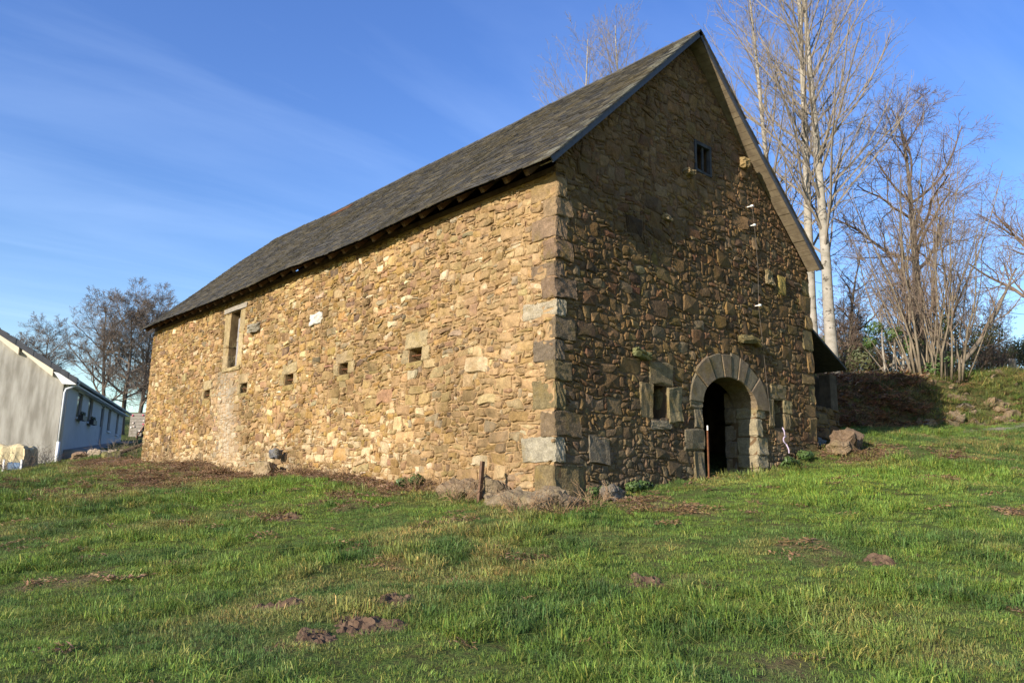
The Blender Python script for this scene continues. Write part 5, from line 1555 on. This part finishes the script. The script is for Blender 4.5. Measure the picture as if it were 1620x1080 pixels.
def scatter(name, pts, rot, scl, idx, tint, col, label, cat):
    me = bpy.data.meshes.new(name); me.from_pydata(pts.tolist(), [], [])
    a = me.attributes.new('rot', 'FLOAT_VECTOR', 'POINT'); a.data.foreach_set('vector', rot.astype(np.float32).ravel())
    a = me.attributes.new('scl', 'FLOAT_VECTOR', 'POINT'); a.data.foreach_set('vector', scl.astype(np.float32).ravel())
    a = me.attributes.new('idx', 'INT', 'POINT'); a.data.foreach_set('value', idx.astype(np.int32))
    a = me.attributes.new('tint', 'FLOAT_COLOR', 'POINT'); a.data.foreach_set('color', np.concatenate([tint, np.ones((len(tint), 1))], 1).astype(np.float32).ravel())
    o = bpy.data.objects.new(name, me); COL.objects.link(o)
    md = o.modifiers.new('scatter', 'NODES'); md.node_group = SG
    for it in SG.interface.items_tree:
        if it.name == 'Collection': md[it.identifier] = col
    tag(o, label, cat, kind='stuff')
    return o

rg = np.random.RandomState(500)
def field_points(bands):
    P = []
    for (w0, w1, dens) in bands:
        area = 0.74 * (w1 ** 2 - w0 ** 2); n = int(area * dens)
        w = np.sqrt(rg.uniform(w0 ** 2, w1 ** 2, n)); lat = rg.uniform(-0.74, 0.74, n) * w
        hx, hy = fw[0] / cos(PITCH), fw[1] / cos(PITCH)
        P.append(np.stack([CAM[0] + hx * w + rt[0] * lat, CAM[1] + hy * w + rt[1] * lat, w], 1))
    return np.concatenate(P)
def free_of_things(x, y, m=0.0):
    ok = ~((x > -0.05 - m) & (x < WID + m) & (y > -0.05 - m) & (y < LEN + m))
    ok &= ~((x > 8.8) & (x < 11.3) & (y > 0.3) & (y < 6.2))
    c, s = cos(radians(66.3)), sin(radians(66.3))
    lx = (x - HC[0]) * c + (y - HC[1]) * s; ly = -(x - HC[0]) * s + (y - HC[1]) * c
    return ok & ~((lx > -0.1) & (lx < 16.5) & (ly > -2.4) & (ly < 10))
pts = field_points([(3.6, 6, 105), (6, 9, 105), (9, 13, 80), (13, 18, 48), (18, 25, 28), (25, 35, 34), (35, 48, 6)])
x, y, w = pts.T
bmk = bare_mask(x, y)
for p, r in MOLES: bmk = np.maximum(bmk, 0.85 * (1 - sstep(r * 0.35, r * 1.05, np.hypot(x - p[0], y - p[1]))))
s_, t_ = bank_s(x, y), bank_t(x, y)
bkm = sstep(-0.1, 0.4, s_) * sstep(-7, -2, t_)
trk = np.exp(-((s_ + 1.0) / 0.5) ** 2) * sstep(3, 8, t_)
keep = free_of_things(x, y) & (rg.rand(len(x)) > np.clip(bmk * 0.93 + trk * 0.7 + bkm * 0.10, 0, 0.97))
x, y, w, bmk, bkm = x[keep], y[keep], w[keep], bmk[keep], bkm[keep]
n = len(x); z = ground_z(x, y) - 0.005
tuss = fbm(x * 0.9, y * 0.9, 61, 3)
r = rg.rand(n)
idx = rg.randint(0, 6, n)
idx = np.where((tuss > 0.56) & (r < 0.55), 6 + rg.randint(0, 3, n), idx)
idx = np.where((bkm > 0.5) & (r < 0.5), 6 + rg.randint(0, 3, n), idx)
idx = np.where(r > 0.945 - 0.25 * bkm - 0.2 * bmk, 9 + rg.randint(0, 2, n), idx)
lush = np.exp(-(((x - 5.2) / 3.8) ** 2 + ((y + 2.6) / 2.0) ** 2)) + 0.9 * np.exp(-(((x + 1.9) / 1.0) ** 2 + ((y - 5.6) / 2.6) ** 2))
v1, v2 = fbm(x * 0.5, y * 0.5, 71, 3), fbm(x * 1.9, y * 1.9, 72, 2)
A = np.array([0.140, 0.215, 0.040]); B = np.array([0.235, 0.225, 0.075]); Cc = np.array([0.075, 0.140, 0.036]); D = np.array([0.190, 0.300, 0.044]); E_ = np.array([0.20, 0.145, 0.075])
tint = np.tile(A, (n, 1))
k1 = sstep(0.45, 0.68, v1)[:, None] * 0.75; tint = tint * (1 - k1) + B * k1
k2 = sstep(0.50, 0.68, v2)[:, None] * 0.9; tint = tint * (1 - k2) + Cc * k2
k3 = np.clip(lush, 0, 1)[:, None] * 0.75; tint = tint * (1 - k3) + D * k3
k4 = np.clip(bkm * (0.8 - 0.45 * sstep(4, 7, t_[keep])) + bmk * 0.35, 0, 0.9)[:, None] * (rg.rand(n) < 0.75)[:, None]; tint = tint * (1 - k4) + E_ * k4
tint *= rg.uniform(0.7, 1.35, n)[:, None] * (0.78 + 0.5 * fbm(x * 3.1, y * 3.1, 75, 2))[:, None]
sc = rg.uniform(0.7, 1.25, n) * (0.75 + 0.9 * np.clip(tuss - 0.3, 0, 0.6)) * np.where(w > 15, 1.2, 1.0) * np.where(idx >= 6, rg.uniform(0.7, 1.15, n), 1.0) * (1 + 0.5 * (bkm > 0.5))
scl = np.stack([sc * np.where(w > 13, 1.25, 1.0), sc * np.where(w > 13, 1.25, 1.0), sc], 1)
rot = np.stack([rg.normal(0, .12, n), rg.normal(0, .12, n), rg.uniform(0, 6.28, n)], 1)
scatter('grass', np.stack([x, y, z], 1), rot, scl, idx, tint, C_GRASS, 'green pasture grass with tussocks covering the slope before the barn', 'grass')
print('grass tufts', n)
# dead leaves and stalks on the bare ground, brambly litter on the bank
pts = field_points([(3.6, 9, 22), (9, 14, 40), (14, 22, 40), (22, 34, 26)])
x, y, w = pts.T
s_, t_ = bank_s(x, y), bank_t(x, y)
bkm = sstep(-0.3, 0.3, s_) * sstep(-8, -3, t_) * (1 - 0.75 * sstep(4, 7, t_))
pr = np.clip(bare_mask(x, y) * 0.85 + bkm * 0.9 + 0.02, 0, 1)
pr = pr * np.where((w < 11.2) & (bkm < 0.1), 0.35, 1.0)
keep = free_of_things(x, y) & (rg.rand(len(x)) < pr)
x, y, bkm = x[keep], y[keep], bkm[keep]; n = len(x)
tint = np.tile(np.array([0.22, 0.145, 0.085]), (n, 1)) * rg.uniform(.6, 1.35, n)[:, None]
red = (bkm * (rg.rand(n) < .75))[:, None]; tint = tint * (1 - red) + np.array([0.23, 0.11, 0.055]) * red * rg.uniform(.6, 1.4, n)[:, None]
scatter('dead_leaves', np.stack([x, y, ground_z(x, y)], 1), np.stack([rg.normal(0, .2, n), rg.normal(0, .2, n), rg.uniform(0, 6.28, n)], 1),
        np.repeat(rg.uniform(.6, 1.3, n)[:, None], 3, 1) * (0.85 + bkm[:, None] * 1.2), rg.randint(0, 5, n), tint, C_LIT, 'brown dead leaves and stalks along the wall foot and bank', 'leaf litter')
